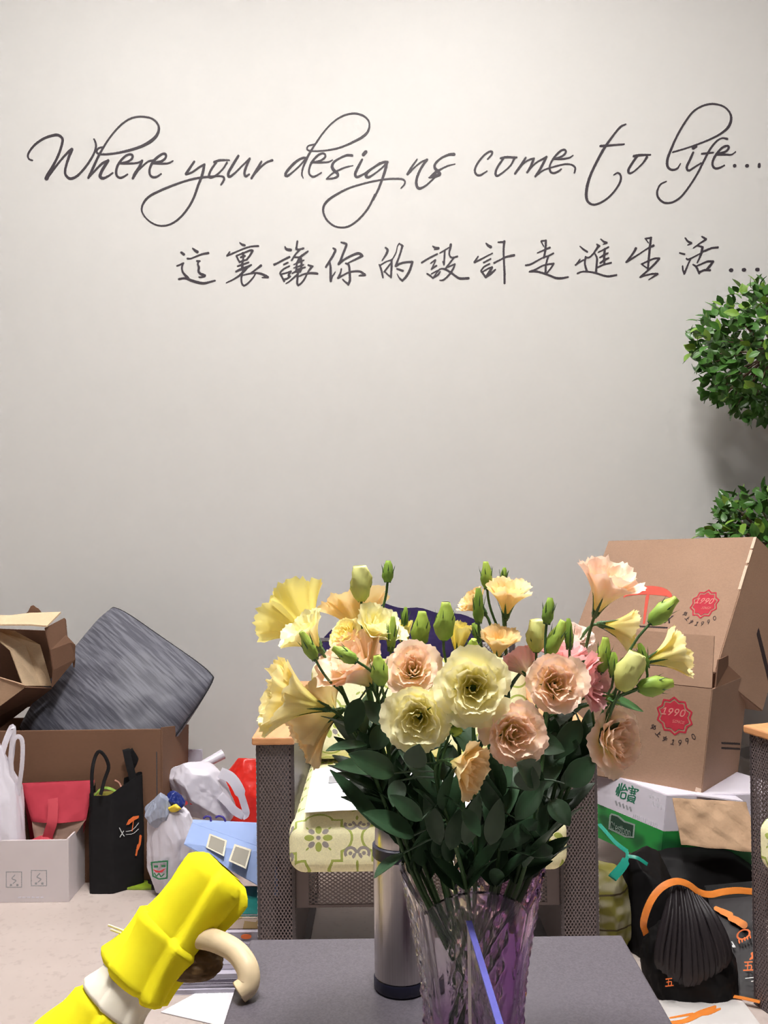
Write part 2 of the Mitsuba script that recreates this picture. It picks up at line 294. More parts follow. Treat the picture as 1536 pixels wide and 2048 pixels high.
zh = thing("calligraphy_lettering", "dark grey brush style vinyl characters on the wall below the cursive line", "lettering")
CH = [
 (345,480,[([(275,385),(350,445)],[70,80]),([(625,260),(690,320),(765,365)],[45,75,90]),([(465,570),(550,575),(700,520),(900,440),(1100,400)],[60,45,48,55,70]),([(140,795),(240,760),(335,712)],[45,50,60]),([(320,720),(290,850),(310,970),(370,1060),(470,1160)],[60,52,58,70,90]),([(200,1205),(330,1175),(450,1190),(600,1250),(800,1310),(980,1330),(1150,1290),(1310,1245)],[60,60,70,80,80,70,55,45]),([(755,650),(840,650)],[60,55]),([(800,650),(780,760),(815,840),(800,950),(850,1030),(990,1090)],[50,55,70,72,75,80]),([(990,1105),(900,1140),(820,1140)],[75,50,45])]),
 (445,480,[([(530,80),(600,140),(680,165)],[30,65,70]),([(140,480),(300,420),(500,330),(700,250),(900,195),(1100,185)],[55,50,48,48,48,58]),([(220,370),(150,475)],[45,55]),([(420,490),(560,430),(720,370),(870,310),(930,330)],[45,45,50,55,60]),([(920,330),(850,470),(740,610)],[75,65,50]),([(430,490),(480,600),(530,690)],[55,55,50]),([(630,400),(640,560),(610,720),(610,900)],[70,60,70,90]),([(560,530),(690,490)],[55,60]),([(540,670),(760,600)],[50,50]),([(465,805),(600,760),(800,690)],[45,60,50]),([(420,970),(560,900),(720,850),(880,770)],[55,75,80,55]),([(760,850),(650,970),(500,1110),(320,1220),(120,1315)],[60,75,60,45,28]),([(640,950),(600,1050),(580,1200),(600,1340),(660,1400),(760,1350),(880,1230),(960,1130),(1010,1040)],[55,60,58,55,55,52,48,45,42]),([(640,1080),(800,1040),(1000,1010),(1160,1030),(1290,1080),(1390,1140)],[40,45,50,60,70,75]),([(1390,1150),(1220,1150)],[50,35]),([(900,1000),(1050,890),(1180,790)],[48,52,80])]),
 (545,475,[([(385,290),(430,360),(555,385)],[45,75,90]),([(55,830),(150,790),(350,680),(520,600)],[65,55,55,62]),([(350,830),(470,770)],[50,52]),([(350,960),(520,880)],[45,48]),([(350,960),(240,1080),(270,1170),(360,1340)],[50,55,60,60]),([(260,1130),(420,1090),(570,1040)],[45,45,55]),([(560,1050),(490,1160),(540,1190)],[65,60,50]),([(540,1195),(440,1270),(350,1290)],[65,55,60]),([(765,120),(745,260),(730,350)],[60,60,65]),([(730,360),(820,370),(950,335)],[60,55,60]),([(820,390),(700,530),(590,700)],[62,52,55]),([(690,605),(830,605)],[45,50]),([(1085,430),(950,530),(840,620),(770,760)],[55,68,75,65]),([(860,640),(760,760),(740,900),(740,1050)],[60,62,62,70]),([(880,660),(890,800),(880,950),(850,1050)],[65,70,72,70]),([(660,830),(960,700)],[40,45]),([(660,935),(950,840)],[40,50]),([(720,1000),(1000,915)],[55,50]),([(610,1100),(760,1020),(880,1000)],[45,50,50]),([(790,1050),(770,1200),(760,1400),(790,1470)],[65,65,62,60]),([(790,1470),(900,1390),(1010,1230),(1090,1060),(1200,910)],[52,55,52,50,75]),([(1100,850),(1230,890)],[55,65]),([(820,1190),(950,1130),(1100,1100),(1250,1095),(1380,1110)],[40,48,58,68,60]),([(770,1130),(650,1240),(520,1350),(415,1415)],[55,52,45,32])]),
 (645,480,[([(330,255),(395,310),(340,450),(250,600),(105,830)],[50,72,72,70,62]),([(220,690),(250,850),(250,1100),(255,1255)],[60,70,80,78]),([(260,1240),(300,1130),(390,990)],[55,48,36]),([(580,75),(730,130),(690,280),(610,480),(560,620),(500,735)],[52,72,70,68,72,80]),([(500,735),(640,620),(850,500),(1080,410),(1190,450),(1230,490)],[70,65,65,75,80,60]),([(1220,490),(1050,580),(800,700)],[75,58,40]),([(715,720),(800,760),(830,900),(840,1100),(840,1250),(790,1370)],[52,68,68,72,78,62]),([(790,1350),(700,1290),(620,1210)],[66,52,40]),([(580,890),(550,1020),(480,1165)],[48,56,62]),([(480,1170),(620,1090),(800,1000),(1000,960),(1160,970),(1290,1060)],[66,52,52,58,62,78]),([(1310,1075),(1130,1095)],[60,45])]),
 (750,475,[([(320,315),(390,390),(330,540),(220,705)],[50,72,65,38]),([(130,830),(190,980),(245,1225)],[40,60,56]),([(170,850),(350,740),(520,690)],[50,40,45]),([(520,690),(600,560),(660,420),(690,270),(750,185)],[42,40,36,34,40]),([(750,190),(850,260)],[40,65]),([(840,260),(790,450),(720,650),(640,865)],[68,60,58,75]),([(510,690),(510,900),(490,1220)],[70,68,62]),([(490,1210),(400,1150),(310,1060)],[55,45,40]),([(290,1050),(390,920),(500,770)],[58,55,45]),([(640,870),(780,800),(950,760),(1150,750)],[80,62,60,68]),([(1150,755),(1070,1000),(960,1200),(840,1330)],[70,78,75,60]),([(840,1325),(750,1250),(680,1120)],[62,46,22]),([(680,965),(855,1025)],[56,66])]),
 (840,475,[([(395,270),(470,320),(565,330)],[42,70,75]),([(570,345),(440,372)],[48,34]),([(55,770),(250,650),(420,560),(530,510)],[56,54,54,52]),([(335,790),(475,690),(420,830),(350,980)],[42,45,46,42]),([(350,970),(500,870)],[46,56]),([(220,1115),(320,1180),(400,1250)],[50,52,52]),([(350,1120),(540,1020),(480,1130),(400,1250)],[38,44,44,44]),([(400,1240),(550,1150),(620,1050)],[52,56,40]),([(610,480),(760,390),(890,310)],[40,42,40]),([(945,220),(930,330),(900,450),(910,560),(990,620),(1150,580)],[78,70,52,52,52,52]),([(760,400),(750,600),(738,840)],[56,58,52]),([(700,745),(735,840)],[40,40]),([(1040,620),(920,780),(790,950)],[52,52,56]),([(550,1050),(600,980),(700,960),(800,990),(950,1080),(1100,1190),(1230,1260),(1490,1250)],[42,44,46,58,62,60,70,66]),([(850,910),(1075,815)],[46,42]),([(1070,830),(1010,980),(900,1140),(780,1260),(700,1310),(610,1315)],[50,62,62,52,46,32])]),
 (940,475,[([(490,180),(560,250),(635,290)],[38,75,88]),([(245,590),(135,755)],[48,58]),([(140,765),(300,690),(500,580),(690,485)],[56,50,42,38]),([(420,770),(630,660)],[50,52]),([(600,810),(430,900),(340,1020)],[48,46,50]),([(340,1030),(480,1220)],[55,62]),([(400,1050),(540,960),(680,910)],[45,45,52]),([(670,930),(610,1040),(500,1190)],[72,80,55]),([(480,1220),(640,1110),(775,990)],[62,66,50]),([(870,145),(1060,140)],[48,62]),([(1050,120),(1030,400),(1040,700),(1060,1100),(1060,1405)],[70,62,60,66,62]),([(740,780),(900,700),(1100,600),(1350,545)],[56,46,56,72])]),
 (1045,470,[([(575,185),(720,175)],[45,52]),([(715,170),(710,350),(690,520),(660,690)],[62,70,66,62]),([(570,195),(650,350)],[42,30]),([(460,550),(620,480),(835,390)],[36,42,62]),([(100,930),(250,900),(450,790),(640,690),(800,640),(945,565)],[52,54,48,42,48,52]),([(790,650),(740,820),(710,1000),(710,1180)],[60,56,58,72]),([(210,1125),(400,1060),(650,930),(950,875)],[42,52,46,52]),([(955,885),(870,1020),(740,1180)],[56,52,46]),([(210,1130),(420,1120),(620,1170),(850,1250),(1020,1320),(1200,1330),(1400,1290)],[42,58,56,58,66,66,46])]),
 (1145,470,[([(230,350),(320,430),(450,515)],[34,50,58]),([(225,750),(95,925)],[40,46]),([(90,920),(220,830),(340,765)],[46,48,42]),([(400,670),(380,800),(385,930),(440,1110)],[55,58,58,70]),([(430,700),(530,680),(640,570),(760,400),(795,335)],[50,52,54,70,88]),([(750,290),(825,345)],[48,60]),([(690,580),(750,720),(740,900),(720,1160)],[42,58,62,66]),([(150,1180),(300,1125),(500,1130),(720,1170),(900,1230),(1100,1270),(1350,1230)],[50,44,48,56,50,60,50]),([(870,130),(960,210),(1045,240)],[38,62,68]),([(1045,245),(940,290)],[48,30]),([(790,530),(960,450),(1100,375)],[36,46,52]),([(990,430),(970,650),(975,900)],[66,74,62]),([(840,690),(960,620),(1080,560)],[48,66,52]),([(850,860),(1000,760),(1110,710)],[58,70,50]),([(780,990),(960,910),(1180,855)],[50,48,56])]),
 (1240,465,[([(485,490),(400,640),(190,910)],[76,66,58]),([(190,910),(400,780),(620,640),(860,480),(1025,405)],[56,54,42,46,72]),([(775,190),(960,160)],[48,52]),([(950,160),(920,400),(890,700),(865,1000),(850,1150)],[64,72,66,62,56]),([(780,195),(870,320)],[40,30]),([(660,970),(850,880),(1050,800),(1200,795)],[44,50,46,58]),([(1205,805),(1050,980),(850,1170),(620,1370)],[62,62,58,56]),([(680,990),(820,1090)],[40,36]),([(620,1370),(800,1310),(1000,1270),(1145,1275)],[50,46,52,72]),([(1130,1290),(1000,1375),(880,1450)],[64,46,28]) ]),
 (1350,465,[([(310,170),(390,270),(495,325)],[38,56,64]),([(490,335),(390,385)],[46,34]),([(145,630),(290,670)],[48,52]),([(350,800),(390,830),(500,790),(650,710),(760,650)],[44,52,46,40,36]),([(470,820),(400,980),(280,1265)],[46,46,62]),([(280,1250),(240,1150),(230,1030)],[58,50,42]),([(830,130),(945,205)],[48,68]),([(940,220),(750,340),(560,480)],[58,46,34]),([(680,400),(850,450)],[50,56]),([(840,460),(810,620),(760,760),(680,930)],[76,72,58,42]),([(840,590),(950,550),(1120,480),(1310,460)],[50,60,54,62]),([(550,985),(650,1060),(740,1250)],[42,62,64]),([(660,1030),(850,950),(1000,890),(1160,890)],[48,50,58,64]),([(1170,890),(1060,1040),(950,1160)],[64,76,62]),([(740,1225),(900,1155),(1075,1160)],[60,62,60])]),
]
for ox, oy, st in CH: letter(zh, "character", ox, oy, 15.36, st)
for x, y in ((1462, 540.4), (1487.7, 539.8), (1514.6, 539.2)): letter(zh, "dot", x - 4, y - 4, 1., [([(3.2, 4), (4.8, 4)], [7.2, 7.2])])

# ------------------------------------------------------------------ the low table
TZ = .45
mat("table_grey", pc(lambda p, n, uv: mix((.078, .070, .086), (.112, .100, .121), fbm(p.x * 420, p.y * 420, p.z * 420))), .42, .45)
mat("metal_dark", (.05, .045, .048), .45, .5)
tb = thing("coffee_table", "low square table with a plain dark grey top in front of the armchair", "table")
TX0, TX1, TY0, TY1 = -.2175, .3640, .80, 1.452
obj("tabletop", rbox(TX0, TX1, TY0, TY1, TZ - .032, TZ, .003), "table_grey", tb)
for x in (TX0 + .05, TX1 - .05):
    for y in (TY0 + .05, TY1 - .05): obj("leg", rbox(x - .02, x + .02, y - .02, y + .02, 0, TZ - .032, .003), "metal_dark", tb)
obj("rail", cat_([bx(TX0 + .07, TX1 - .07, y - .012, y + .012, TZ - .075, TZ - .033) for y in (TY0 + .05, TY1 - .05)]), "metal_dark", tb)

# ------------------------------------------------------------------ steel thermos
mat("steel_brushed", pc(lambda p, n, uv: mix((.50, .46, .43), (.60, .56, .53), fbm(dr.atan2(p.y - 1.30, p.x - .0169) * 26, p.z * 2, 0.0))), .27, .5, metal=1.0)
mat("plastic_navy", (.012, .012, .03), .35, .5)
th = thing("thermos", "brushed steel thermos with dark blue bands standing on the grey table behind the vase", "thermos")
tc, R0 = (.0169, 1.30, 0), .0378
obj("base_ring", lathe([(0, TZ + .0003), (R0 - .001, TZ + .0003), (R0 + .0012, TZ + .003), (R0 + .0012, TZ + .015), (R0 - .001, TZ + .018), (0, TZ + .018)], 64, tc), "plastic_navy", th, 40)
obj("body", lathe([(R0 - .004, TZ + .016), (R0, TZ + .019), (R0, TZ + .183), (R0 - .003, TZ + .186)], 96, tc), "steel_brushed", th, 40)
obj("collar_band", lathe([(R0 - .004, TZ + .183), (R0 + .0012, TZ + .184), (R0 + .0012, TZ + .199), (R0 - .003, TZ + .201)], 64, tc), "plastic_navy", th, 40)
obj("shoulder", lathe([(R0 - .004, TZ + .199), (R0 - .002, TZ + .202), (R0 - .003, TZ + .222), (R0 - .009, TZ + .240), (R0 - .018, TZ + .249), (0, TZ + .252)], 96, tc), "steel_brushed", th, 40)

# ------------------------------------------------------------------ cut crystal vase
VX, VY = .0975, 1.085
def f_glass(p, n, uv):
    s = smoothstep(-.03, .06, (p.x - VX) + .5 * (fbm(p.x * 30, p.y * 30, p.z * 22) - .5) * .12)
    low = smoothstep(TZ + .13, TZ + .04, p.z)
    return mix((.95, .93, .92), (.80, .60, .82), dr.maximum(s, low * .8))
scene["crystal"] = {"type": "dielectric", "int_ior": 1.5, "ext_ior": 1.0, "specular_transmittance": mikit.proc(f_glass)}
def vase_mesh():
    na, nz = 192, 64
    ph = np.arange(na) * 2 * np.pi / na
    lob = np.abs(np.sin(2 * (ph + np.pi / 4 + np.pi / 4))) ** .75        # four lobes, one towards the viewer (-y)
    lob = np.abs(np.cos(2 * (ph + np.pi / 2))) ** .8
    ztop = TZ + .214 + .034 * lob
    out, inn = [], []
    for k in range(nz + 1):
        t = k / nz
        z = TZ + .0004 + (ztop - TZ) * t
        r = .0535 + .004 * np.sin(t * 2.2) + .027 * np.clip((t - .25) / .75, 0, 1) ** 1.7
        r = r * (1 + .05 * (lob - .6) * t ** 2)
        notch = np.clip(1 - lob / .75, 0, 1)
        a = (ph % (np.pi / 2)) - np.pi / 4
        w = np.abs(((ph + np.pi / 2 + np.pi / 4) % (np.pi / 2)) - np.pi / 4)      # 0 in the notch columns
        cutband = np.clip(1 - w / (.55 - .25 * abs(t - .5)), 0, 1) * (t < .93) * (t > .05)
        d1 = np.abs((ph * 9 + t * 15) % 2 - 1); d2 = np.abs((ph * 9 - t * 15) % 2 - 1)
        relief = (np.minimum(d1, d2) * .0052 - .002) * np.clip(cutband * 4, 0, 1)
        flute = .0016 * np.abs((ph * 16 / np.pi) % 2 - 1) * (t < .45) * (t > .05)
        rr = r + relief + flute
        out.append(np.stack([rr * np.cos(ph), rr * np.sin(ph), z], 1))
        if t > .07: inn.append(np.stack([(r - .0062) * np.cos(ph), (r - .0062) * np.sin(ph), np.where(t == 1, z, z)], 1))
    rings = out + [(.5 * (out[-1] + inn[-1]) + V(0, 0, .0015))] + inn[::-1]
    m = loft(rings)
    m.apply_translation((VX, VY, 0)); return m
solo("crystal_vase", vase_mesh(), "crystal", "cut crystal vase with purple tint and lobed rim holding the bouquet on the grey table", "vase", smooth=24)

# ------------------------------------------------------------------ acrylic sign holder
scene["acrylic_sheet"] = {"type": "thindielectric", "int_ior": 1.35}
mat("acrylic_blue", (.10, .10, .36), .25, .5); mat("acrylic_pale", (.62, .55, .55), .25, .5)  # blue film tint for the top edge, pale for the others
sg = thing("acrylic_sign_holder", "clear acrylic sign holder with a blue edge standing edge-on before the vase", "sign holder")
SZ = .6745
p0, p1 = at(937.5, 1842, .985), at(1000, 2048, .783); e = unit(V(p1[0] - p0[0], p1[1] - p0[1], 0)); q = p0 + e * .21; s_ = np.cross(e, V(0, 0, 1)) * .0016
P0, Q0 = V(p0[0], p0[1], TZ), V(q[0], q[1], TZ)
obj("sheet", tm([P0 + V(0, 0, .004), Q0 + V(0, 0, .004), Q0 + V(0, 0, SZ - TZ), P0 + V(0, 0, SZ - TZ)], [[0, 1, 2], [0, 2, 3]]), "acrylic_sheet", sg)
def bar(a, b, w, h): return tube([a, b], 1., 4, True, hint=(0, 0, 1), sx=h, sy=w)
obj("top_edge", ribbon([P0 + V(0, 0, SZ - TZ), Q0 + V(0, 0, SZ - TZ)], .0062, .003, (0, 0, 1)), "acrylic_blue", sg, label="blue polished top edge")
obj("side_edge", ribbon([P0 + V(0, 0, .004), P0 + V(0, 0, SZ - TZ)], .0034, .0022, -e), "acrylic_pale", sg, label="pale upright edge")
obj("side_edge", ribbon([Q0 + V(0, 0, .004), Q0 + V(0, 0, SZ - TZ)], .0034, .0022, e), "acrylic_pale", sg)
obj("foot", ribbon([P0 + V(0, 0, .002), Q0 + V(0, 0, .002)], .05, .003, (0, 0, 1)), "acrylic_pale", sg)

# ------------------------------------------------------------------ lisianthus bouquet
scene["petal"] = {"type": "principledthin", "base_color": {"type": "mesh_attribute", "name": "vertex_color"}, "roughness": .55, "diff_trans": .55, "spec_trans": 0.0, "eta": 1.3}
mat("stem_green", pc(lambda p, n, uv: mix((.035, .085, .03), (.07, .15, .05), fbm(p.x * 90, p.y * 90, p.z * 30))), .5, .35)
mat("leaf_dark", pc(lambda p, n, uv: mix((.018, .048, .023), (.036, .085, .037), fbm(p.x * 70, p.y * 70, p.z * 70))), .42, .45)
mat("leaf_lit", pc(lambda p, n, uv: mix((.06, .17, .06), (.10, .24, .08), fbm(p.x * 70, p.y * 70, p.z * 70))), .42, .4)  # brighter copy of the leaf green, light on a top leaf put into colour
scene["bud_skin"] = {"type": "twosided", "bsdf": {"type": "principled", "base_color": {"type": "mesh_attribute", "name": "vertex_color"}, "roughness": .5, "specular": .35}}

YEL, CRE, PNK, PCH = V(.93, .82, .13), V(.97, .92, .44), V(.96, .66, .54), V(.96, .78, .40)
def basis(ax):
    ax = unit(ax); a = unit(np.cross(ax, V(.21, .13, .97) if abs(ax[2]) < .9 else V(1, 0, .1))); return np.stack([a, np.cross(ax, a), ax], 1)
def petal(R, P1, P2, phi, half, rg, col, ruffle=.07, m=11, n=19):
    t = np.linspace(0, 1, m)[:, None]; u = np.linspace(-1, 1, n)[None]
    tm_ = 1 - .17 * np.abs(u) ** 2.5 + .06 * (meshkit.noise(np.stack([u * 6 + phi * 3, u * 0, u * 0 + half], -1)) - .4) + .028 * np.sin(u * 23 + phi * 5)
    tt = t * tm_
    b0 = V(.05, .0) * R; b1 = V(*P1) * R; b2 = V(*P2) * R
    r = (1 - tt) ** 2 * b0[0] + 2 * tt * (1 - tt) * b1[0] + tt ** 2 * b2[0]
    z = (1 - tt) ** 2 * b0[1] + 2 * tt * (1 - tt) * b1[1] + tt ** 2 * b2[1]
    hw = half * (.35 + .65 * np.sin(np.clip(t * 1.25, 0, 1) * np.pi / 2))
    ang = phi + u * hw
    ph1, ph2, ph3 = rg.uniform(0, 6.3, 3)
    k = tt ** 2.2
    w = ruffle * 1.1 * R * k * (np.sin(u * 3.6 + ph1) * .95 + .5 * np.sin(u * 7.5 + ph2) + .22 * tt ** 3 * np.sin(u * 16 + ph3))
    tx, tz = 2 * (1 - tt) * (b1[0] - b0[0]) + 2 * tt * (b2[0] - b1[0]), 2 * (1 - tt) * (b1[1] - b0[1]) + 2 * tt * (b2[1] - b1[1])
    L = np.sqrt(tx ** 2 + tz ** 2) + 1e-9
    r2 = r + w * tz / L + .035 * R * u * tt; z2 = z - w * tx / L
    g = np.stack([r2 * np.cos(ang), r2 * np.sin(ang), z2], -1).reshape(-1, 3)
    tt_ = np.broadcast_to(tt, r2.shape)
    base, mid, edge, pk = col
    nz = meshkit.fbm(np.stack([np.broadcast_to(u, r2.shape) * 2 + ph1, tt_ * 3, tt_ * 0 + ph2], -1), 3)
    a = np.clip(tt_ / .55, 0, 1)[..., None]
    c = base * (1 - a) + mid * a
    s = np.clip((tt_ - .35) / .6 + .9 * (nz - .5), 0, 1)[..., None] * pk
    c = c * (1 - s) + edge * s
    return g, grid_faces(m, n), c.reshape(-1, 3)
ROWS = {
 "open": [(5, (.60, .62), (1.02, .60), .78, .06), (5, (.52, .72), (.86, .80), .80, .06), (5, (.46, .74), (.68, .92), .80, .055), (5, (.38, .70), (.48, .96), .82, .05), (4, (.30, .62), (.30, .94), .95, .045), (3, (.18, .6), (.14, .88), 1.1, .03)],
 "cup": [(5, (.42, .78), (1.0, 1.12), .80, .075), (5, (.40, .85), (.80, 1.25), .82, .07), (4, (.34, .8), (.55, 1.28), .95, .06), (3, (.2, .7), (.25, 1.2), 1.15, .05)],
 "trumpet": [(5, (.30, .85), (1.0, 1.42), .82, .085), (4, (.30, .95), (.78, 1.52), .95, .08), (3, (.22, .8), (.42, 1.45), 1.2, .06)],
 "half": [(4, (.42, .9), (.62, 1.5), .98, .05), (4, (.35, .9), (.42, 1.55), 1.0, .05), (3, (.2, .8), (.2, 1.45), 1.2, .04)],
}
HEAD = {"open": .70, "cup": .72, "trumpet": .80, "half": .8}
def sepal(base, ax, phi, L, w, out, m=6):
    B = basis(ax); t = np.linspace(0, 1, m)[:, None]; u = V(-1, 0, 1)[None]
    r = .0035 + out * t ** 1.3; hw = w * (1 - t) ** .8
    p = np.stack([r * np.cos(phi) - hw * u * np.sin(phi), r * np.sin(phi) + hw * u * np.cos(phi), L * t + 0 * u], -1)
    return sheet(p @ B.T + base, .0006)
def leaf_mesh(base, d, nrm, L, W, droop=.12, fold=.25, m=9):
    d = unit(d); nrm = unit(nrm - d * (nrm @ d)); s = np.cross(d, nrm)
    t = np.linspace(0, 1, m)[:, None]; u = np.linspace(-1, 1, 5)[None]
    w = W / 2 * np.sin(np.pi * np.clip(t, .0, 1) ** .85) ** .8 + .0006
    p = base + d * (L * t)[..., None] + s * (w * u)[..., None] + nrm * ((fold * w * np.abs(u)) - droop * L * t ** 2 * 1.2)[..., None]
    return sheet(p, .0005)
def qb(p0, p1, p2, p3, n=18):
    t = np.linspace(0, 1, n)[:, None]
    return (1 - t) ** 3 * p0 + 3 * (1 - t) ** 2 * t * p1 + 3 * (1 - t) * t * t * p2 + t ** 3 * p3
STEMS = {}
def spray(px, py, rpx, D, face, kind, cols, label, leaves=2, mouth=None):
    "one cut stem: bloom with petals, calyx, stem, leaves"
    i = len(STEMS); rg = np.random.default_rng(100 + i)
    k = thing("lisianthus", label, "flower", "lisianthus stems in the crystal vase")
    R = rpx * 1.10 / FPX * D; ax = unit(V(face[0], -face[2], face[1])); c = at(px, py, D)
    base = c - ax * R * HEAD[kind]
    B = basis(ax)
    j = 0
    for row, (cnt, P1, P2, half, ruf) in enumerate(ROWS[kind]):
        for q in range(cnt):
            phi = q * 2 * np.pi / cnt + row * .62 + rg.uniform(-.28, .28)
            js = rg.uniform(.86, 1.10)
            g, f, cc = petal(R, P1, (P2[0] * js, P2[1] * rg.uniform(.95, 1.06)), phi, half, rg, cols, ruf)
            obj("petal", tm(g @ B.T + base, f), "petal", f"{k}__bloom", True, color=cc)
    cal = [lathe([(0, -.004), (.0028, -.003), (.0046, .002), (.004, .007), (0, .007)], 10)]
    cal[0].vertices = cal[0].vertices @ B.T + base
    for q in range(5): cal.append(sepal(base, ax, q * 1.2566 + .3, R * .8, .0022, .30 * R if kind != "open" else .45 * R))
    obj("calyx", cat_(cal), "stem_green", k)
    az = math.atan2(c[1] - VY, c[0] - VX) if mouth is None else mouth
    rm = min(.058, .25 * math.hypot(c[0] - VX, c[1] - VY) + rg.uniform(.005, .03))
    m = V(VX + rm * math.cos(az), VY + rm * math.sin(az), TZ + .215)
    b = V(VX - .55 * rm * math.cos(az) + rg.uniform(-.012, .012), VY - .55 * rm * math.sin(az) + rg.uniform(-.012, .012), TZ + .035)
    up = unit(m - b)
    s0 = qb(base, base - ax * .045, m + up * .10, m, 20); s1 = np.array([m + (b - m) * t for t in np.linspace(0, 1, 8)])[1:]
    path = np.vstack([s0, s1])
    obj("stem", tube(path, np.interp(np.arange(len(path)), [0, 10, 26], [.0017, .0024, .0027]), 7), "stem_green", k, True)
    STEMS[i] = dict(key=k, path=s0, base=base, rg=rg)
    for q in range(leaves):
        t = 1 - .6 * rg.random() ** 1.3; n_ = int(t * 19); o = s0[n_]; td = unit(s0[max(n_ - 1, 0)] - s0[min(n_ + 1, 19)])
        a = rg.uniform(0, 6.28)
        for sgn in (0, np.pi):
            side = V(math.cos(a + sgn), math.sin(a + sgn), 0); side[1] *= .8
            d = unit(td * rg.uniform(1.1, 2.3) + side)
            L = rg.uniform(.050, .078)
            e_ = o + d * L * .7 - EYE; ex_, ey2 = 768 + FPX * e_[0] / e_[1], 1045 - FPX * e_[2] / e_[1]
            if ex_ < 806 and 1625 < ey2 < 1790: continue
            obj("leaf", leaf_mesh(o, d, unit(td * 1.0 - side * .6 + V(0, -.35, .2)), L, L * rg.uniform(.29, .38), rg.uniform(.05, .25)), "leaf_dark", k, True)
    return i
def near_stem(p): return min(STEMS.values(), key=lambda s: np.min(np.linalg.norm(s["path"] - p, axis=1)))
def bud(px, py, L_px, W_px, D, d, kind, on=None):
    "a bud: centre pixel, length and width in pixels, pointing direction (right, up, towards viewer)"
    ax = unit(V(d[0], -d[2], d[1])); L, W = L_px / FPX * D, W_px / FPX * D / 2; c = at(px, py, D); base = c - ax * L / 2
    s = STEMS[on] if on is not None else near_stem(base - ax * .05 - V(0, 0, .02))
    B = basis(ax); n = 16
    prof = {"g": [(0, 0), (.45, .03), (.85, .18), (1.0, .38), (.9, .58), (.62, .80), (.46, .92), (.40, 1.0), (0, 1.0)],
            "y": [(0, 0), (.42, .03), (.74, .16), (.95, .36), (1.0, .52), (.93, .70), (.78, .86), (.66, .95), (.62, 1.0), (.40, .97), (.2, .99), (0, .93)],
            "s": [(0, 0), (.6, .04), (1.0, .25), (.95, .5), (.7, .8), (.4, 1.0), (0, 1.0)]}[kind]
    pr = np.array(prof); ang = np.arange(n) * 2 * np.pi / n
    tw = pr[:, 1, None] * 2.2
    rr = pr[:, 0, None] * W * (1 + .16 * np.sin(3 * (ang[None] + tw * 1.4)) * np.clip(pr[:, 1, None] * 2, 0, 1))
    v = np.stack([rr * np.cos(ang), rr * np.sin(ang), np.broadcast_to(pr[:, 1, None] * L, rr.shape)], -1)
    t = np.broadcast_to(pr[:, 1, None], rr.shape)[..., None]
    lo, hi = {"g": (V(.16, .30, .045), V(.42, .56, .09)), "y": (V(.40, .48, .10), V(.78, .78, .30)), "s": (V(.10, .22, .04), V(.30, .46, .07))}[kind]
    col = (lo * (1 - t) + hi * t).reshape(-1, 3)
    col = np.vstack([col])
    mesh = tm(v.reshape(-1, 3) @ B.T + base, grid_faces(len(pr), n, True))
    bk = fresh(f"{s['key']}__bud")
    scene[bk] = mikit.ply(mesh, "bud_skin", smooth=True, color=col)
    obj("sepal", cat_([sepal(base, ax, q * 1.2566 + px, L * (.85 if kind != "y" else .5), .0016, W * .80) for q in range(5)]), "stem_green", bk)
    pt = s["path"]; lowz = base - ax * .03 - V(0, 0, .05); j = int(np.argmin(np.linalg.norm(pt - lowz, axis=1))); j = max(j, 2)
    e = pt[j]; dist = np.linalg.norm(base - e)
    obj("bud_stalk", tube(qb(base, base - ax * .45 * dist, e + unit(pt[j - 1] - pt[j]) * .3 * dist, e, 12), .0015, 6), "stem_green", s["key"], True)
def big_leaf(bx_, by_, tx_, ty_, W_px, D0, D1, nrm=(0, .5, 1), m="leaf_dark", droop=.06):
    b, t = at(bx_, by_, D0), at(tx_, ty_, D1); s = near_stem(b)
    L = np.linalg.norm(t - b)
    j = int(np.argmin(np.linalg.norm(s["path"] - b, axis=1))); e = s["path"][j]
    lm = leaf_mesh(b, t - b, V(nrm[0], -nrm[2], nrm[1]), L, W_px / FPX * (D0 + D1) / 2, droop)
    if np.linalg.norm(e - b) > .004: lm = cat_([lm, tube([e, (e + b) / 2 + V(0, 0, .002), b + (t - b) * .03], .0011, 5)])
    obj("leaf", lm, m, s["key"], 40)

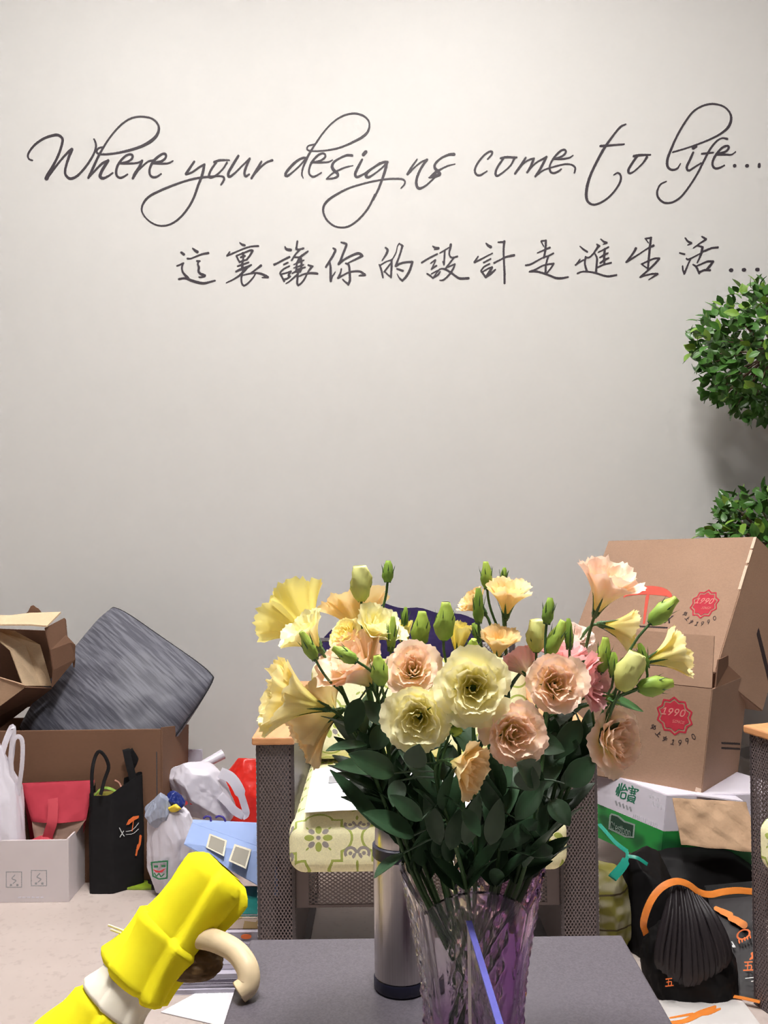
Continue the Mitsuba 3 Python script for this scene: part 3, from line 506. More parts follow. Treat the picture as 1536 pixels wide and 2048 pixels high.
def C(base, mid, edge, pk): return (base, mid, edge, pk)
cY = C(YEL, V(.96, .88, .28), V(.97, .89, .46), .5)
cC = C(V(.94, .87, .22), V(.97, .93, .56), V(.97, .92, .66), .5)
cP = C(V(.95, .84, .28), V(.97, .88, .60), V(.96, .66, .58), .72)
cR = C(V(.93, .78, .48), V(.95, .70, .62), V(.93, .50, .58), .7)
cA = C(V(.95, .83, .26), V(.97, .82, .42), V(.96, .72, .52), .45); cL = C(V(.93, .83, .15), V(.97, .88, .34), V(.97, .86, .56), .6)
S = [
 (602, 1247, 72, 1.13, (-.55, .55, -.45), "trumpet", cY, "large ruffled yellow lisianthus at the upper left edge of the bouquet, seen from behind"),
 (614, 1272, 51, 1.08, (-.62, .75, .25), "cup", cC, "pale yellow cup-shaped lisianthus with a green bud across it at the upper left"),
 (716, 1228, 66, 1.17, (-.2, .8, -.3), "cup", cA, "peach-yellow lisianthus standing behind the pale yellow bud at the top left of the bouquet"),
 (752, 1258, 52, 1.08, (.45, .75, .45), "cup", cC, "bright pale yellow half-opened lisianthus facing up right, below two upright buds"),
 (690, 1268, 38, 1.10, (-.5, .55, .55), "open", cL, "small yellow lisianthus squeezed between two cup-shaped yellow blooms at upper left"),
 (712, 1335, 72, 1.07, (-.45, .65, .35), "cup", cP, "peach lisianthus with pink rim seen from the side, under a slanting green bud"),
 (592, 1402, 78, 1.06, (-.88, .28, .25), "trumpet", cL, "yellow trumpet lisianthus at the far left pointing left over the wooden armrest"),
 (632, 1448, 66, 1.12, (-.80, -.38, .2), "trumpet", cA, "deep yellow lisianthus drooping at the lower left beneath the left-pointing trumpet bloom"),
 (826, 1335, 53, 1.03, (.0, .50, .85), "open", cP, "blush pink lisianthus with a pale throat left of the big cream bloom in the middle"),
 (836, 1438, 66, .99, (-.12, .08, 1.), "open", cC, "cream-yellow full bloom facing the viewer, lower left neighbour of the biggest cream bloom"),
 (948, 1374, 74, .98, (-.05, .22, 1.), "open", cC, "biggest cream lisianthus facing the viewer in the middle of the bouquet"),
 (930, 1534, 52, .97, (.80, -.12, .60), "cup", cA, "narrow crumpled peach lisianthus hanging lowest in the middle of the bouquet"),
 (1029, 1468, 62, .98, (.18, .15, .95), "open", cP, "round peach-pink lisianthus facing the viewer, lower right of the biggest cream bloom"),
 (1112, 1366, 60, 1.00, (.02, .30, .92), "open", cP, "peach-pink lisianthus with frilled cream lower rim, right of the biggest cream bloom"),
 (1172, 1362, 55, 1.05, (.70, .10, .60), "cup", cR, "rose pink lisianthus half hidden behind the frilled peach-pink bloom on the right"),
 (1210, 1182, 63, 1.08, (.30, .88, .30), "trumpet", cP, "tall lisianthus with pink rim and yellow trumpet, topmost on the right before the carton"),
 (1238, 1256, 44, 1.12, (.80, -.15, .2), "trumpet", cL, "yellow trumpet lisianthus facing right just below the topmost pink-rimmed bloom"),
 (1332, 1312, 52, 1.08, (.92, .28, .12), "trumpet", cL, "pale yellow trumpet lisianthus at the far right edge pointing right, over the carton"),
 (1236, 1480, 64, 1.05, (.55, .12, .75), "open", cP, "pink-peach lisianthus at the lower right edge with long pale lower petals before the carton seal"),
 (1014, 1200, 44, 1.10, (.05, .92, .25), "trumpet", cA, "salmon-peach lisianthus opening upwards at the top centre right beside a green bud"),
 (950, 1208, 34, 1.14, (-.65, .65, .1), "cup", cA, "pale peach lisianthus half hidden behind a slim bud, left of the salmon one"),
 (997, 1292, 38, 1.07, (.08, .90, .35), "trumpet", cA, "peach cup lisianthus directly above the biggest cream bloom"),
 (1046, 1330, 42, 1.09, (-.3, .5, -.4), "cup", cR, "pink lisianthus petals behind the buds right of the biggest cream bloom"),
 (1150, 1272, 40, 1.13, (.1, .7, .5), "open", C(CRE, V(.93, .85, .78), V(.93, .74, .70), .6), "whitish pink lisianthus behind the slim green buds on the right"),
 (918, 1280, 38, 1.12, (.1, .9, .1), "half", cY, "pale yellow closed lisianthus behind the large upright green bud"),
 (1128, 1318, 46, 1.09, (.1, .85, .1), "cup", cR, "rose pink lisianthus behind the frilled peach-pink bloom, under the slanting buds"),
 (806, 1268, 32, 1.13, (-.1, .9, .2), "half", cY, "slim pale yellow opening bloom between two green buds at upper centre left"),
 (650, 1402, 50, 1.15, (-.3, .3, -.3), "cup", cA, "amber yellow lisianthus in the shade behind the left-pointing trumpet bloom"),
]
for i, s in enumerate(S): spray(*s, leaves=4 if i % 3 else 5)
# buds: x, y, length, width, depth, direction, kind, stem
BUDS = [(722, 1168, 72, 43, 1.09, (0, 1, .1), "y", 3), (776, 1143, 44, 23, 1.10, (.06, 1, 0), "s", 3), (617, 1292, 66, 26, 1.02, (-.42, .9, .2), "g", 1),
 (690, 1309, 56, 28, 1.02, (-.85, .52, .1), "g", 5), (759, 1341, 62, 36, 1.01, (-.12, 1, .1), "g", 9), (810, 1232, 36, 13, 1.12, (.1, 1, 0), "s", 26),
 (842, 1258, 72, 38, 1.09, (.1, 1, .1), "g", 26), (890, 1243, 78, 42, 1.03, (.08, 1, .1), "g", 10), (784, 1268, 70, 20, 1.06, (.08, 1, 0), "g", 3),
 (973, 1151, 56, 24, 1.12, (-.04, 1, 0), "g", 19), (1008, 1148, 26, 13, 1.14, (.1, 1, 0), "s", 19), (957, 1212, 72, 22, 1.06, (0, 1, .1), "s", 21),
 (953, 1264, 38, 17, 1.08, (-.3, .95, 0), "s", 21), (946, 1291, 30, 26, 1.02, (.1, .9, .5), "g", 10), (1097, 1222, 54, 23, 1.04, (.16, 1, 0), "s", 13),
 (1073, 1272, 66, 40, 1.08, (.02, 1, .1), "y", 13), (1112, 1276, 76, 32, 1.04, (.42, .92, 0), "g", 13), (1138, 1268, 62, 17, 1.05, (-.02, 1, 0), "s", 25),
 (1207, 1310, 72, 30, 1.05, (.12, 1, .1), "g", 14), (1227, 1330, 52, 20, 1.04, (.0, 1, .1), "s", 14), (1326, 1222, 74, 36, 1.03, (.72, .68, 0), "g", 18), (1258, 1344, 84, 52, 1.03, (.40, .88, .1), "y", 18),
 (1310, 1371, 72, 40, 1.03, (.97, .16, 0), "g", 18), (1286, 1312, 52, 20, 1.05, (-.25, .95, 0), "s", 17), (908, 1432, 46, 30, .99, (.1, .7, .6), "g", 11), (913, 1462, 32, 22, .99, (.4, .2, .7), "g", 11),
 (1222, 1398, 40, 20, 1.05, (.8, -.4, 0), "s", 18)]
for b in BUDS: bud(*b)
BL = [(765, 1538, 672, 1528, 38, 1.03, .99, (-.2, .6, .8)), (735, 1488, 655, 1494, 30, 1.05, 1.0, (0, .9, .5)), (790, 1548, 702, 1508, 48, 1.0, .97, (-.2, .5, .9)), (768, 1662, 668, 1538, 34, 1.02, 1.0, (.5, .5, .7)), (830, 1672, 732, 1622, 50, 1.0, .97, (-.1, .8, .7)),
 (806, 1706, 748, 1748, 30, 1.0, .95, (-.3, .9, .4)), (826, 1535, 838, 1490, 46, .97, .96, (0, .4, 1)), (800, 1560, 786, 1612, 36, 1.0, .98, (0, .5, .8)), (845, 1640, 782, 1590, 34, .98, .97, (-.3, .6, .7)), (1078, 1560, 1040, 1528, 54, 1.0, .96, (0, .4, 1)),
 (1046, 1580, 1064, 1534, 50, .99, .98, (0, .3, 1)), (1130, 1570, 1192, 1516, 50, 1.02, 1.03, (.3, .4, .9)), (1050, 1708, 1108, 1692, 38, 1.0, 1.03, (.2, .8, .6)), (925, 1618, 962, 1672, 32, .96, .95, (.3, .6, .8)), (1215, 1398, 1290, 1418, 34, 1.04, 1.06, (.1, .9, .5), "leaf_lit"),
 (720, 1396, 696, 1470, 40, 1.05, 1.04, (0, .3, 1)), (770, 1450, 730, 1400, 36, 1.04, 1.05, (.2, .3, .9)), (880, 1690, 852, 1590, 36, 1.0, .99, (.2, .4, .9)), (960, 1560, 1010, 1640, 40, 1.0, 1.0, (.2, .4, .9)), (850, 1560, 870, 1660, 40, 1.02, 1.0, (-.1, .4, .9)),
 (1100, 1600, 1140, 1650, 44, 1.04, 1.02, (.2, .4, .9)), (980, 1690, 1000, 1600, 38, 1.0, .99, (0, .4, .9)), (900, 1700, 920, 1620, 36, 1.0, 1.0, (0, .3, .9)), (1060, 1480, 1130, 1500, 46, 1.05, 1.04, (0, .6, .8)), (1160, 1440, 1110, 1520, 46, 1.06, 1.05, (.2, .3, .9)), (745, 1500, 780, 1440, 40, 1.05, 1.06, (0, .3, .9)), (930, 1690, 958, 1590, 34, .99, .98, (0, .3, .9)), (1030, 1640, 1090, 1560, 40, 1.0, 1.02, (.1, .3, .9)), (1075, 1640, 1000, 1700, 36, 1.02, 1.0, (.1, .5, .9)), (800, 1480, 860, 1530, 42, 1.03, 1.03, (.1, .5, .9)), (990, 1520, 1000, 1590, 42, 1.05, 1.02, (0, .4, .9)), (905, 1490, 880, 1560, 40, 1.06, 1.03, (0, .4, .9)), (1100, 1440, 1080, 1560, 44, 1.08, 1.06, (0, .4, .9))]
for b in BL: big_leaf(*b)

# ------------------------------------------------------------------ armchairs
mat("mesh_steel", (.13, .10, .102), .42, .5)
mat("steel_plate", (.06, .048, .052), .45, .5)
def f_wood(p, n, uv):
    g = fbm(p.x * 60 + 3 * fbm(p.x * 4, p.y * 4, 2.0), p.y * 5, p.z * 60)
    return mix((.50, .22, .09), (.68, .34, .16), g)
mat("wood_arm", pc(f_wood), .38, .4)
def f_fab(p, n, uv):
    u, v = uv.x, uv.y
    fx, fy = u - dr.floor(u) - .5, v - dr.floor(v) - .5
    X, Y = dr.abs(fx), dr.abs(fy)
    base = mi.Color3f(.80, .76, .48) * (.93 + .14 * noise(u * 90, v * 90))
    green, grey = mi.Color3f(.36, .42, .10), mi.Color3f(.31, .28, .26)
    A, B = dr.maximum(X, Y), dr.minimum(X, Y)
    def put_(c, col, m): return dr.select(m, col, c)
    # ogee outline
    q = dr.abs(dr.minimum(dr.sqrt(dr.square(A - .25) + dr.square(B)) - .185, dr.maximum(A - .30, B - .30)))
    base = put_(base, green, q < .016)
    # corner scrolls and small leaves
    gx, gy = (u + .5) - dr.floor(u + .5) - .5, (v + .5) - dr.floor(v + .5) - .5
    cx, cy = dr.abs(gx) - .088, .205 - Y
    rr, an = dr.sqrt(dr.square(cx) + dr.square(cy)), dr.atan2(cy, cx)
    base = put_(base, grey, (dr.abs(rr - .066 - .012 * an / 3.14) < .020) & ~((an < -.6) & (an > -2.0)))
    base = put_(base, grey, rr < .026)
    base = put_(base, green, dr.square(gx / .018) + dr.square((Y - .345) / .05) < 1)
    base = put_(base, green, dr.square((dr.abs(gx) - .045) / .035) + dr.square((gy - .02 + .5 * dr.abs(gx)) / .018) < 1)
    # medallion
    base = put_(base, green, dr.square((A - .120) / .064) + dr.square(B / .042) < 1)
    d1, d2 = (X + Y) * .7071, (X - Y) * .7071
    base = put_(base, grey, dr.square((d1 - .128) / .048) + dr.square(d2 / .036) < 1)
    base = put_(base, green, dr.square((d1 - .205) / .026) + dr.square(d2 / .012) < 1)
    base = put_(base, grey, dr.sqrt(X * X + Y * Y) < .030)
    return base
mat("cushion_print", pc(f_fab), .85, .2)
def lattice(w, h, du, dv, ws=.0022, th=.0014):
    "expanded metal in the x-z plane: two families of crossing strands"
    R = sbox(0, 0, w, h); out = []
    dx, dz = du / 2, dv / 2; L = math.hypot(dx, dz); k = dv / du
    for s in (1, -1):
        n0 = int(math.ceil((w * k + h) / dv)) + 1
        for i in range(-n0, n0 + 1):
            z0 = i * dv
            ln = LineString([(0, z0), (w, z0 + s * k * w)]).intersection(R)
            if ln.is_empty or ln.length < 1e-4: continue
            (xa, za), (xb, zb) = ln.coords[0], ln.coords[-1]
            nx, nz = -(zb - za) / ln.length * ws / 2, (xb - xa) / ln.length * ws / 2
            q = [(xa + nx, za + nz), (xb + nx, zb + nz), (xb - nx, zb - nz), (xa - nx, za - nz)]
            v = np.array([(x, -th / 2, z) for x, z in q] + [(x, th / 2, z) for x, z in q])
            out.append(tm(v, [[0, 1, 2], [0, 2, 3], [4, 6, 5], [4, 7, 6], [0, 4, 5], [0, 5, 1], [1, 5, 6], [1, 6, 2], [2, 6, 7], [2, 7, 3], [3, 7, 4], [3, 4, 0]]))
    return cat_(out)
def rotz(m, a, t): 
    M = trimesh.transformations.rotation_matrix(a, (0, 0, 1)); M[:3, 3] = t; return M
AW, CWID, CDEP, AH = .0825, .7545, .70, .612
CHAIR = []
def add_c(name, mesh, m, smooth=False, **kw): CHAIR.append((name, mesh, m, smooth, kw))
hw = CWID / 2
for s in (-1, 1):
    x0, x1 = (-hw, -hw + AW) if s < 0 else (hw - AW, hw)
    xo, xi = (x0, x1) if s < 0 else (x1, x0)
    f = lattice(AW, AH, .0078, .0125); f.apply_translation((x0, .001, 0)); add_c("mesh_panel", f, "mesh_steel")
    b = lattice(AW, AH, .0078, .0125); b.apply_translation((x0, CDEP - .001, 0)); add_c("mesh_panel", b, "mesh_steel")
    o = lattice(CDEP, AH, .0125, .0125); o.apply_transform(trimesh.transformations.rotation_matrix(np.pi / 2, (0, 0, 1))); o.apply_translation((xo, 0, 0)); add_c("mesh_panel", o, "mesh_steel")
    add_c("inner_plate", bx(xi - .0015, xi + .0015, .002, CDEP, .10, AH), "steel_plate")
    posts = cat_([bx(x - .003, x + .003, y - .003, y + .003, 0, AH) for x in (x0 + .003, x1 - .003) for y in (.003, CDEP - .003)] + [bx(x0, x1, 0, CDEP, AH - .004, AH), bx(x0, x1, 0, CDEP, 0, .004)])
    add_c("arm_frame", posts, "steel_plate")
    add_c("armrest", rbox(x0 - .008, x1 + .004, -.012, CDEP + .01, AH, AH + .018, .004), "wood_arm")
xi = hw - AW - .002
ap = lattice(2 * xi, .085, .0125, .0085); ap.apply_translation((-xi, .012, .250)); add_c("seat_apron", ap, "mesh_steel")
add_c("apron_frame", cat_([bx(-xi, xi, .010, .016, .246, .252), bx(-xi, xi, .010, .016, .333, .339), bx(-xi, -xi + .028, .009, .015, .25, .336), bx(xi - .028, xi, .009, .015, .25, .336)]), "mesh_steel")
add_c("seat_pan", bx(-xi, xi, .014, CDEP - .02, .328, .338), "steel_plate")
bp = lattice(2 * xi, .385, .0125, .0125); bp.apply_transform(trimesh.transformations.rotation_matrix(-.14, (1, 0, 0))); bp.apply_translation((-xi, CDEP - .10, .36)); add_c("back_panel", bp, "mesh_steel")
add_c("back_frame", cat_([tube([(x, CDEP - .10, .34), (x, CDEP - .04, .755)], .009, 8) for x in (-xi + .01, xi - .01)] + [tube([(-xi + .01, CDEP - .04, .755), (xi - .01, CDEP - .04, .755)], .009, 8)]), "steel_plate")
def cushion_mesh(w, d, h, r, sc, off=(0, 0)):
    "soft block cushion; uv wraps over the front edge"
    m = rbox(-w / 2, w / 2, 0, d, 0, h, r, 3); m = m.subdivide_to_size(.016)
    v = np.array(m.vertices)
    bul = (1 - np.abs(2 * v[:, 0] / w) ** 4) * (1 - np.abs(2 * v[:, 1] / d - 1) ** 4)
    v[:, 2] += np.where(v[:, 2] > h * .6, .018 * bul, 0)
    m.vertices = v
    s = np.clip(v[:, 1], 0, None) + 0 * v[:, 2]
    front = np.clip(1 - v[:, 1] / r, 0, 1)
    uv = np.stack([v[:, 0] / sc + off[0], (np.where(v[:, 1] < r, (v[:, 2] - h) * 1.0 + (v[:, 1] - r), v[:, 1] - r) * 1.0) / sc + off[1]], 1)
    return tm(v, m.faces), uv
sm, suv = cushion_mesh(2 * xi + .022, .62, .118, .036, .166, (.928, .917)); sm.apply_translation((0, -.055, .338)); add_c("seat_cushion", sm, "cushion_print", True, uv=suv)
bm, buv = cushion_mesh(2 * xi - .01, .26, .11, .036, .166, (.928, .2))
bm.apply_transform(trimesh.transformations.rotation_matrix(np.pi / 2 - .20, (1, 0, 0))); bm.apply_translation((0, .47, .462)); add_c("back_cushion", bm, "cushion_print", True, uv=buv)
def place_chair(label, ang, t):
    k = thing("armchair", label, "armchair", "armchairs with steel mesh sides")
    M = rotz(None, ang, t)
    for name, mesh, m, sm_, kw in CHAIR: obj(name, put(mesh, M), m, k, sm_, **kw)
    return k
CX, CY = .0873, 2.05
place_chair("steel mesh armchair with wooden arms and green patterned cushions behind the flower vase", 0, (CX, CY, 0))
A2 = math.radians(-72); c2 = flo(1508, 2008); off = V(-hw * math.cos(A2), -hw * math.sin(A2), 0)
place_chair("second steel mesh armchair, cut off by the right edge, turned towards the left", A2, V(c2[0], c2[1], 0) - off)

# printed sheet on the seat
mat("paper_white", (.80, .79, .83), .7, .3)
mat("ink_grey", (.30, .30, .32), .7, .2); mat("ink_light", (.62, .60, .66), .7, .2)
pa = [at(609, 1625, 1.985), at(770, 1625, 1.985), at(775, 1536, 2.35), at(627, 1538, 2.35)]
pa[1] = pa[0] + V(.40, .004, 0); pa[2] = pa[3] + V(.40, .004, .0)
pp = thing("printed_sheet", "white printed drawing sheet lying on the armchair seat", "paper")
def bend(s, t): return V(0, 0, .006 * math.sin(s * 3) * (1 - t) + .004 * math.sin(t * 5))
g = quadgrid(*pa, 10, 12); g += np.array([[bend(i / 9, j / 11) for j in range(12)] for i in range(10)])
zmin = .338 + .118 + .021
g[..., 2] = np.maximum(g[..., 2], zmin)
obj("sheet", sheet(g, .0012), "paper_white", pp, True)
def on_paper(u0, u1, v0, v1):
    a_, b_ = np.linspace(v0, v1, 6), np.linspace(u0, u1, 6)
    G = np.array([[(pa[0] * (1 - u) + pa[1] * u) * (1 - v) + (pa[3] * (1 - u) + pa[2] * u) * v + bend(v, u) for u in b_] for v in a_])
    G[..., 2] = np.maximum(G[..., 2], zmin) + .0016
    return sheet(G, .0004)
def on_paper_flat(u0, u1, v0, v1, dz=.0022):
    q = lambda u, v: (pa[0] * (1 - u) + pa[1] * u) * (1 - v) + (pa[3] * (1 - u) + pa[2] * u) * v
    P = [q(u0, v0), q(u1, v0), q(u1, v1), q(u0, v1)]
    P = [V(p[0], p[1], max(p[2], zmin) + .0045 + dz) for p in P]
    return plate(*P, .0006)
for q_ in ((.11, .205, .54, .72), (.205, .225, .62, .84), (.335, .40, .14, .22)): obj("printed_drawing", on_paper(*q_), "ink_grey", pp, label="grey machine drawing")
for q_ in ((.098, .103, .02, .98), (.05, .054, .02, .98), (.35, .75, .90, .905), (.4, .75, .85, .853)): obj("printed_line", on_paper(*q_), "ink_light", pp, label="thin pale line")

# dark purple garment over the chair back
mat("cloth_purple", pc(lambda p, n, uv: mix((.012, .008, .035), (.025, .016, .06), fbm(p.x * 60, p.y * 60, p.z * 60))), .9, .1, sheen=.3)
prof = [(.0, .02), (.015, .10), (.0, .28)]
jx = np.linspace(at(650, 1216, 2.74)[0], at(956, 1240, 2.74)[0], 26)
rows_ = []
for x in jx:
    u = (x - jx[0]) / (jx[-1] - jx[0]); top = .845 + .016 * math.sin(min(1, u * 1.9) * 3.0) - .082 * max(0, .3 - u) / .3 - .03 * max(0, u - .5) * 2 + .005 * math.sin(u * 23) - .012 * max(0, u - .8) * 4
    rows_.append([(x, 2.600 + .012 * math.sin(u * 9), .70), (x, 2.62 + .008 * math.sin(u * 14), .76), (x, 2.700, top - .03), (x, 2.722, top), (x, 2.745, top - .006), (x, 2.765, top - .03), (x, 2.775, .70), (x, 2.78, .58)])
solo("jacket", sheet(np.array(rows_), .006), "cloth_purple", "dark purple jacket draped over the armchair back behind the flowers", "jacket", smooth=50)

# ------------------------------------------------------------------ left: cartons, cushion, bags
def f_kraft(a, b, k=1.0):
    return pc(lambda p, n, uv: mix(a, b, fbm(p.x * 6 * k, p.y * 6 * k, p.z * 6 * k)) * (.95 + .1 * noise(p.x * 260, p.y * 260, p.z * 260)))
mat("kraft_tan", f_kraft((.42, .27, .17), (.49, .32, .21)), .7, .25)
mat("kraft_shaded", f_kraft((.135, .070, .043), (.170, .090, .055)), .7, .25)  # kraft with shade put into its colour
mat("kraft_lit", f_kraft((.56, .41, .26), (.63, .47, .31)), .7, .25)  # kraft with light put into its colour, for the torn carton
def jag(a, b, n, amp, seed, dirn):
    r = np.random.default_rng(seed); t = np.linspace(0, 1, n)
    return [np.asarray(a) * (1 - x) + np.asarray(b) * x + np.asarray(dirn) * amp * r.uniform(-1, 1) * (0 < x < 1) for x in t]
def strip(A, B, thick=.004): return sheet(np.array([A, B]), thick)
cb = thing("carton", "large brown carton on the left holding the grey cushion, behind the bags", "box", None)  # all panels carry the shade of the front in their brown
bxr = at(321, 1458, 2.86); BX1, BY0, BZ = bxr[0], 2.86, bxr[2]; BX0, BY1 = -1.36, 3.20
obj("front_panel", rbox(BX0, BX1, BY0, BY0 + .006, .0005, BZ, .002), "kraft_shaded", cb)
obj("back_panel", bx(BX0, BX1, BY1 - .006, BY1, .0005, BZ - .03), "kraft_shaded", cb)
obj("side_panel", strip([V(BX1, BY0 + .004, .001), V(BX1, BY1, .001)], [V(BX1 + .003, BY0 + .004, BZ + .004), V(BX1 + .012, BY1, BZ - .06)], .006), "kraft_shaded", cb)
obj("side_panel", bx(BX0, BX0 + .006, BY0, BY1, .0005, BZ), "kraft_shaded", cb)
obj("bottom_panel", bx(BX0, BX1, BY0, BY1, .0005, .006), "kraft_shaded", cb)
obj("tape", bx(BX1 - .014, BX1 - .011, BY0 - .001, BY0 + .0005, .16, .40), "metal_dark", cb, label="dark split along the corner")

def f_cush(p, n, uv):
    s = fbm(uv.x * 7 + .6 * fbm(uv.x * 3, uv.y * 3, 1.0), uv.y * 95, 0.0)
    return mix((.070, .071, .092), (.145, .147, .178), smoothstep(.25, .8, s))
mat("cushion_slub", pc(f_cush), .55, .35, sheen=.4)
mat("piping_black", (.012, .012, .018), .6, .3)
cu = thing("cushion", "dark grey slub cushion with black piping standing tilted in the large brown carton", "cushion")
cT, cR, cL = at(226, 1206, 3.36), at(437, 1353, 3.14), at(30, 1458, 3.12); cB = cR + cL - cT + V(0, -.02, .02)
pm, puv, rim = pillow(cL, cT, cR, cB, .125, 48, 2.0, 5, .35, .012)
th_ = -.35
obj("cover", pm, "cushion_slub", cu, True, uv=np.stack([puv[:, 1] - .05 * puv[:, 0], puv[:, 0] + .10 * puv[:, 1]], 1))
obj("piping", tube(np.vstack([rim, rim[:1]]), .0045, 6, False), "piping_black", cu, True)

tc_ = thing("torn_carton", "torn open brown carton tipped on its side at the left edge above the large carton", "box")  # one board: lit and shaded faces are painted in separate kraft tones
def P3(*a): return at(*a)
obj("top_flap", sheet(np.array([[P3(-60, 1242, 2.96), P3(0, 1250, 2.94), P3(60, 1250, 2.93), P3(94, 1253, 2.92)], [P3(-60, 1230, 3.1), P3(20, 1232, 3.1), P3(60, 1227, 3.1), P3(122, 1225, 3.08)]]), .005), "kraft_lit", tc_, label="top flap, light painted into its pale colour")
obj("inner_back", plate(P3(-60, 1255, 3.14), P3(112, 1262, 3.12), P3(118, 1400, 3.16), P3(-60, 1440, 3.16), .004), "kraft_shaded", tc_)
obj("side_flap", sheet(np.array([[P3(90, 1256, 2.93), P3(100, 1300, 2.93), P3(106, 1340, 2.94), P3(104, 1374, 2.95)], [P3(128, 1236, 3.05), P3(131, 1270, 3.03), P3(140, 1285, 3.03), P3(150, 1318, 3.05)], [P3(131, 1240, 3.06), P3(134, 1274, 3.05), P3(150, 1290, 3.05), P3(148, 1335, 3.06)]]), .004), "kraft_shaded", tc_, label="torn side flap, shade painted into its dark colour")
obj("inner_flap", sheet(np.array([[P3(-50, 1240, 2.99), P3(20, 1300, 2.98), P3(46, 1372, 2.97)], [P3(-30, 1255, 3.06), P3(50, 1290, 3.06), P3(80, 1372, 3.02)], [P3(30, 1262, 3.08), P3(80, 1290, 3.09), P3(104, 1372, 3.03)]]), .004), "kraft_lit", tc_)
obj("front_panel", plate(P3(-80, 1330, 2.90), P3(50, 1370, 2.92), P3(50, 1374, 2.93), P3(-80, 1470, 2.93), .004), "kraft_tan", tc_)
obj("under_panel", plate(P3(-80, 1472, 2.93), P3(50, 1374, 2.93), P3(104, 1376, 3.02), P3(-20, 1470, 3.10), .004), "kraft_shaded", tc_)
tor = jag(P3(52, 1229, 3.12), P3(82, 1226, 3.12), 7, .006, 3, (0, 0, 1)); tp = [p + V(0, 0, .028 * math.sin(max(.15, k / 6 * 3.0))) for k, p in enumerate(tor)]
obj("torn_scrap", strip(tor, tp, .004), "kraft_shaded", tc_, label="ragged brown scrap")

mat("card_white", pc(lambda p, n, uv: mix((.56, .50, .51), (.63, .57, .58), fbm(p.x * 9, p.y * 9, p.z * 9))), .6, .3)
wc = thing("white_carton", "low pale grey carton with two square handling marks at the front left, open on top", "box")
gx, gy = flo(138, 1804)[:2]; gz = at(136, 1679, gy)[2]
gx0, gy1 = -1.36, gy + .19
obj("front_panel", rbox(gx0, gx, gy, gy + .005, .0005, gz, .002), "card_white", wc)
obj("side_panel", bx(gx - .005, gx, gy, gy1, .0005, gz + .003), "card_white", wc)
obj("side_panel", bx(gx0, gx0 + .005, gy, gy1, .0005, gz), "card_white", wc)
obj("back_panel", bx(gx0, gx, gy1 - .005, gy1, .0005, gz), "card_white", wc)
obj("bottom_panel", bx(gx0, gx, gy, gy1, .0005, .005), "card_white", wc)
def on_front(px, py): p = at(px, py, gy); return V(p[0], p[2])
def front_print(parent, name, poly_px, y, m, thick=.0005, label=None):
    mm = extr(poly_px, 1.0); v = np.array(mm.vertices)
    P = np.array([at(a, b, y) for a, b in v[:, :2]]); P[:, 1] = y - .0002 - thick * v[:, 2]
    obj(name, tm(P, mm.faces[:, ::-1]), m, parent, label=label)
sq = lambda x, y, w: unary_union([sbox(x, y, x + w, y + w).difference(sbox(x + 1.3, y + 1.3, x + w - 1.3, y + w - 1.3)), stroke_poly([(x + w * .55, y + 7), (x + w * .38, y + 14), (x + w * .62, y + 18), (x + w * .45, y + 24)], 1.8), sbox(x + w * .25, y + w - 7, x + w * .38, y + w - 3), sbox(x + w * .65, y + w - 7, x + w * .78, y + w - 3)])
front_print(wc, "handling_mark", sq(12, 1743, 32), gy, "ink_grey"); front_print(wc, "handling_mark", sq(62, 1740, 32), gy, "ink_grey")
front_print(wc, "printed_line", unary_union([sbox(36 + i * 9, 1793.5, 42 + i * 9, 1796) for i in range(6)]), gy, "ink_light")

# carrier bags and totes
scene["film_white"] = {"type": "principledthin", "base_color": rgb((.82, .79, .86)), "roughness": .32, "diff_trans": .55, "spec_trans": .12, "eta": 1.4}
mat("film_white_dense", (.62, .59, .66), .3, .5)
def crumple(c, rad, seed, amp, floor=None, fn=None, planes=34):
    "a soft bag: a rounded body with flat creased faces meeting at ridges"
    r_ = np.random.default_rng(seed); s = trimesh.creation.icosphere(5, 1.0); v = np.array(s.vertices)
    v = np.sign(v) * np.abs(v) ** .8; ln = np.linalg.norm(v, axis=1, keepdims=True); d = v / ln
    nn = np.array([unit(r_.normal(size=3)) for _ in range(planes)]); dd = r_.uniform(1 - amp, 1 + amp * .3, planes)
    r = np.min(np.where(d @ nn.T > .05, dd / np.maximum(d @ nn.T, .05), 9), axis=1)
    pl = np.arctan2(d[:, 1], d[:, 0]) * 7 + 3 * meshkit.fbm(d * 1.5, 2, seed)
    r = r * (1 + amp * .22 * (np.abs(np.sin(pl)) - .5) * (1 - d[:, 2] ** 2)) + amp * .35 * (meshkit.fbm(d * 4 + seed, 3, seed) - .5)
    v = d * np.minimum(r, ln[:, 0] * 1.05)[:, None] * V(*rad)
    if fn: v = fn(v)
    v = v + V(*c)
    if floor is not None: v[:, 2] = np.maximum(v[:, 2], floor)
    return tm(v, s.faces)
def film_bag(name, label, c, rad, seed, floor, fn=None, amp=.16, handles=(), m="film_white_dense", hm=None):
    k = thing(name, label, "bag")
    obj("body", crumple(c, rad, seed, amp, floor, fn), m, k, 50)
    for hp, w, hint in handles: obj("handle", ribbon(spline(hp, 6), w, .0015, hint), hm or m, k, True)
    return k
def taper(z0, k0, z1, k1):
    def f(v):
        s = np.interp(v[:, 2], [z0, z1], [k0, k1])[:, None]; return v * np.hstack([s, s, np.ones_like(s)])
    return f
c0 = at(18, 1610, 2.80)
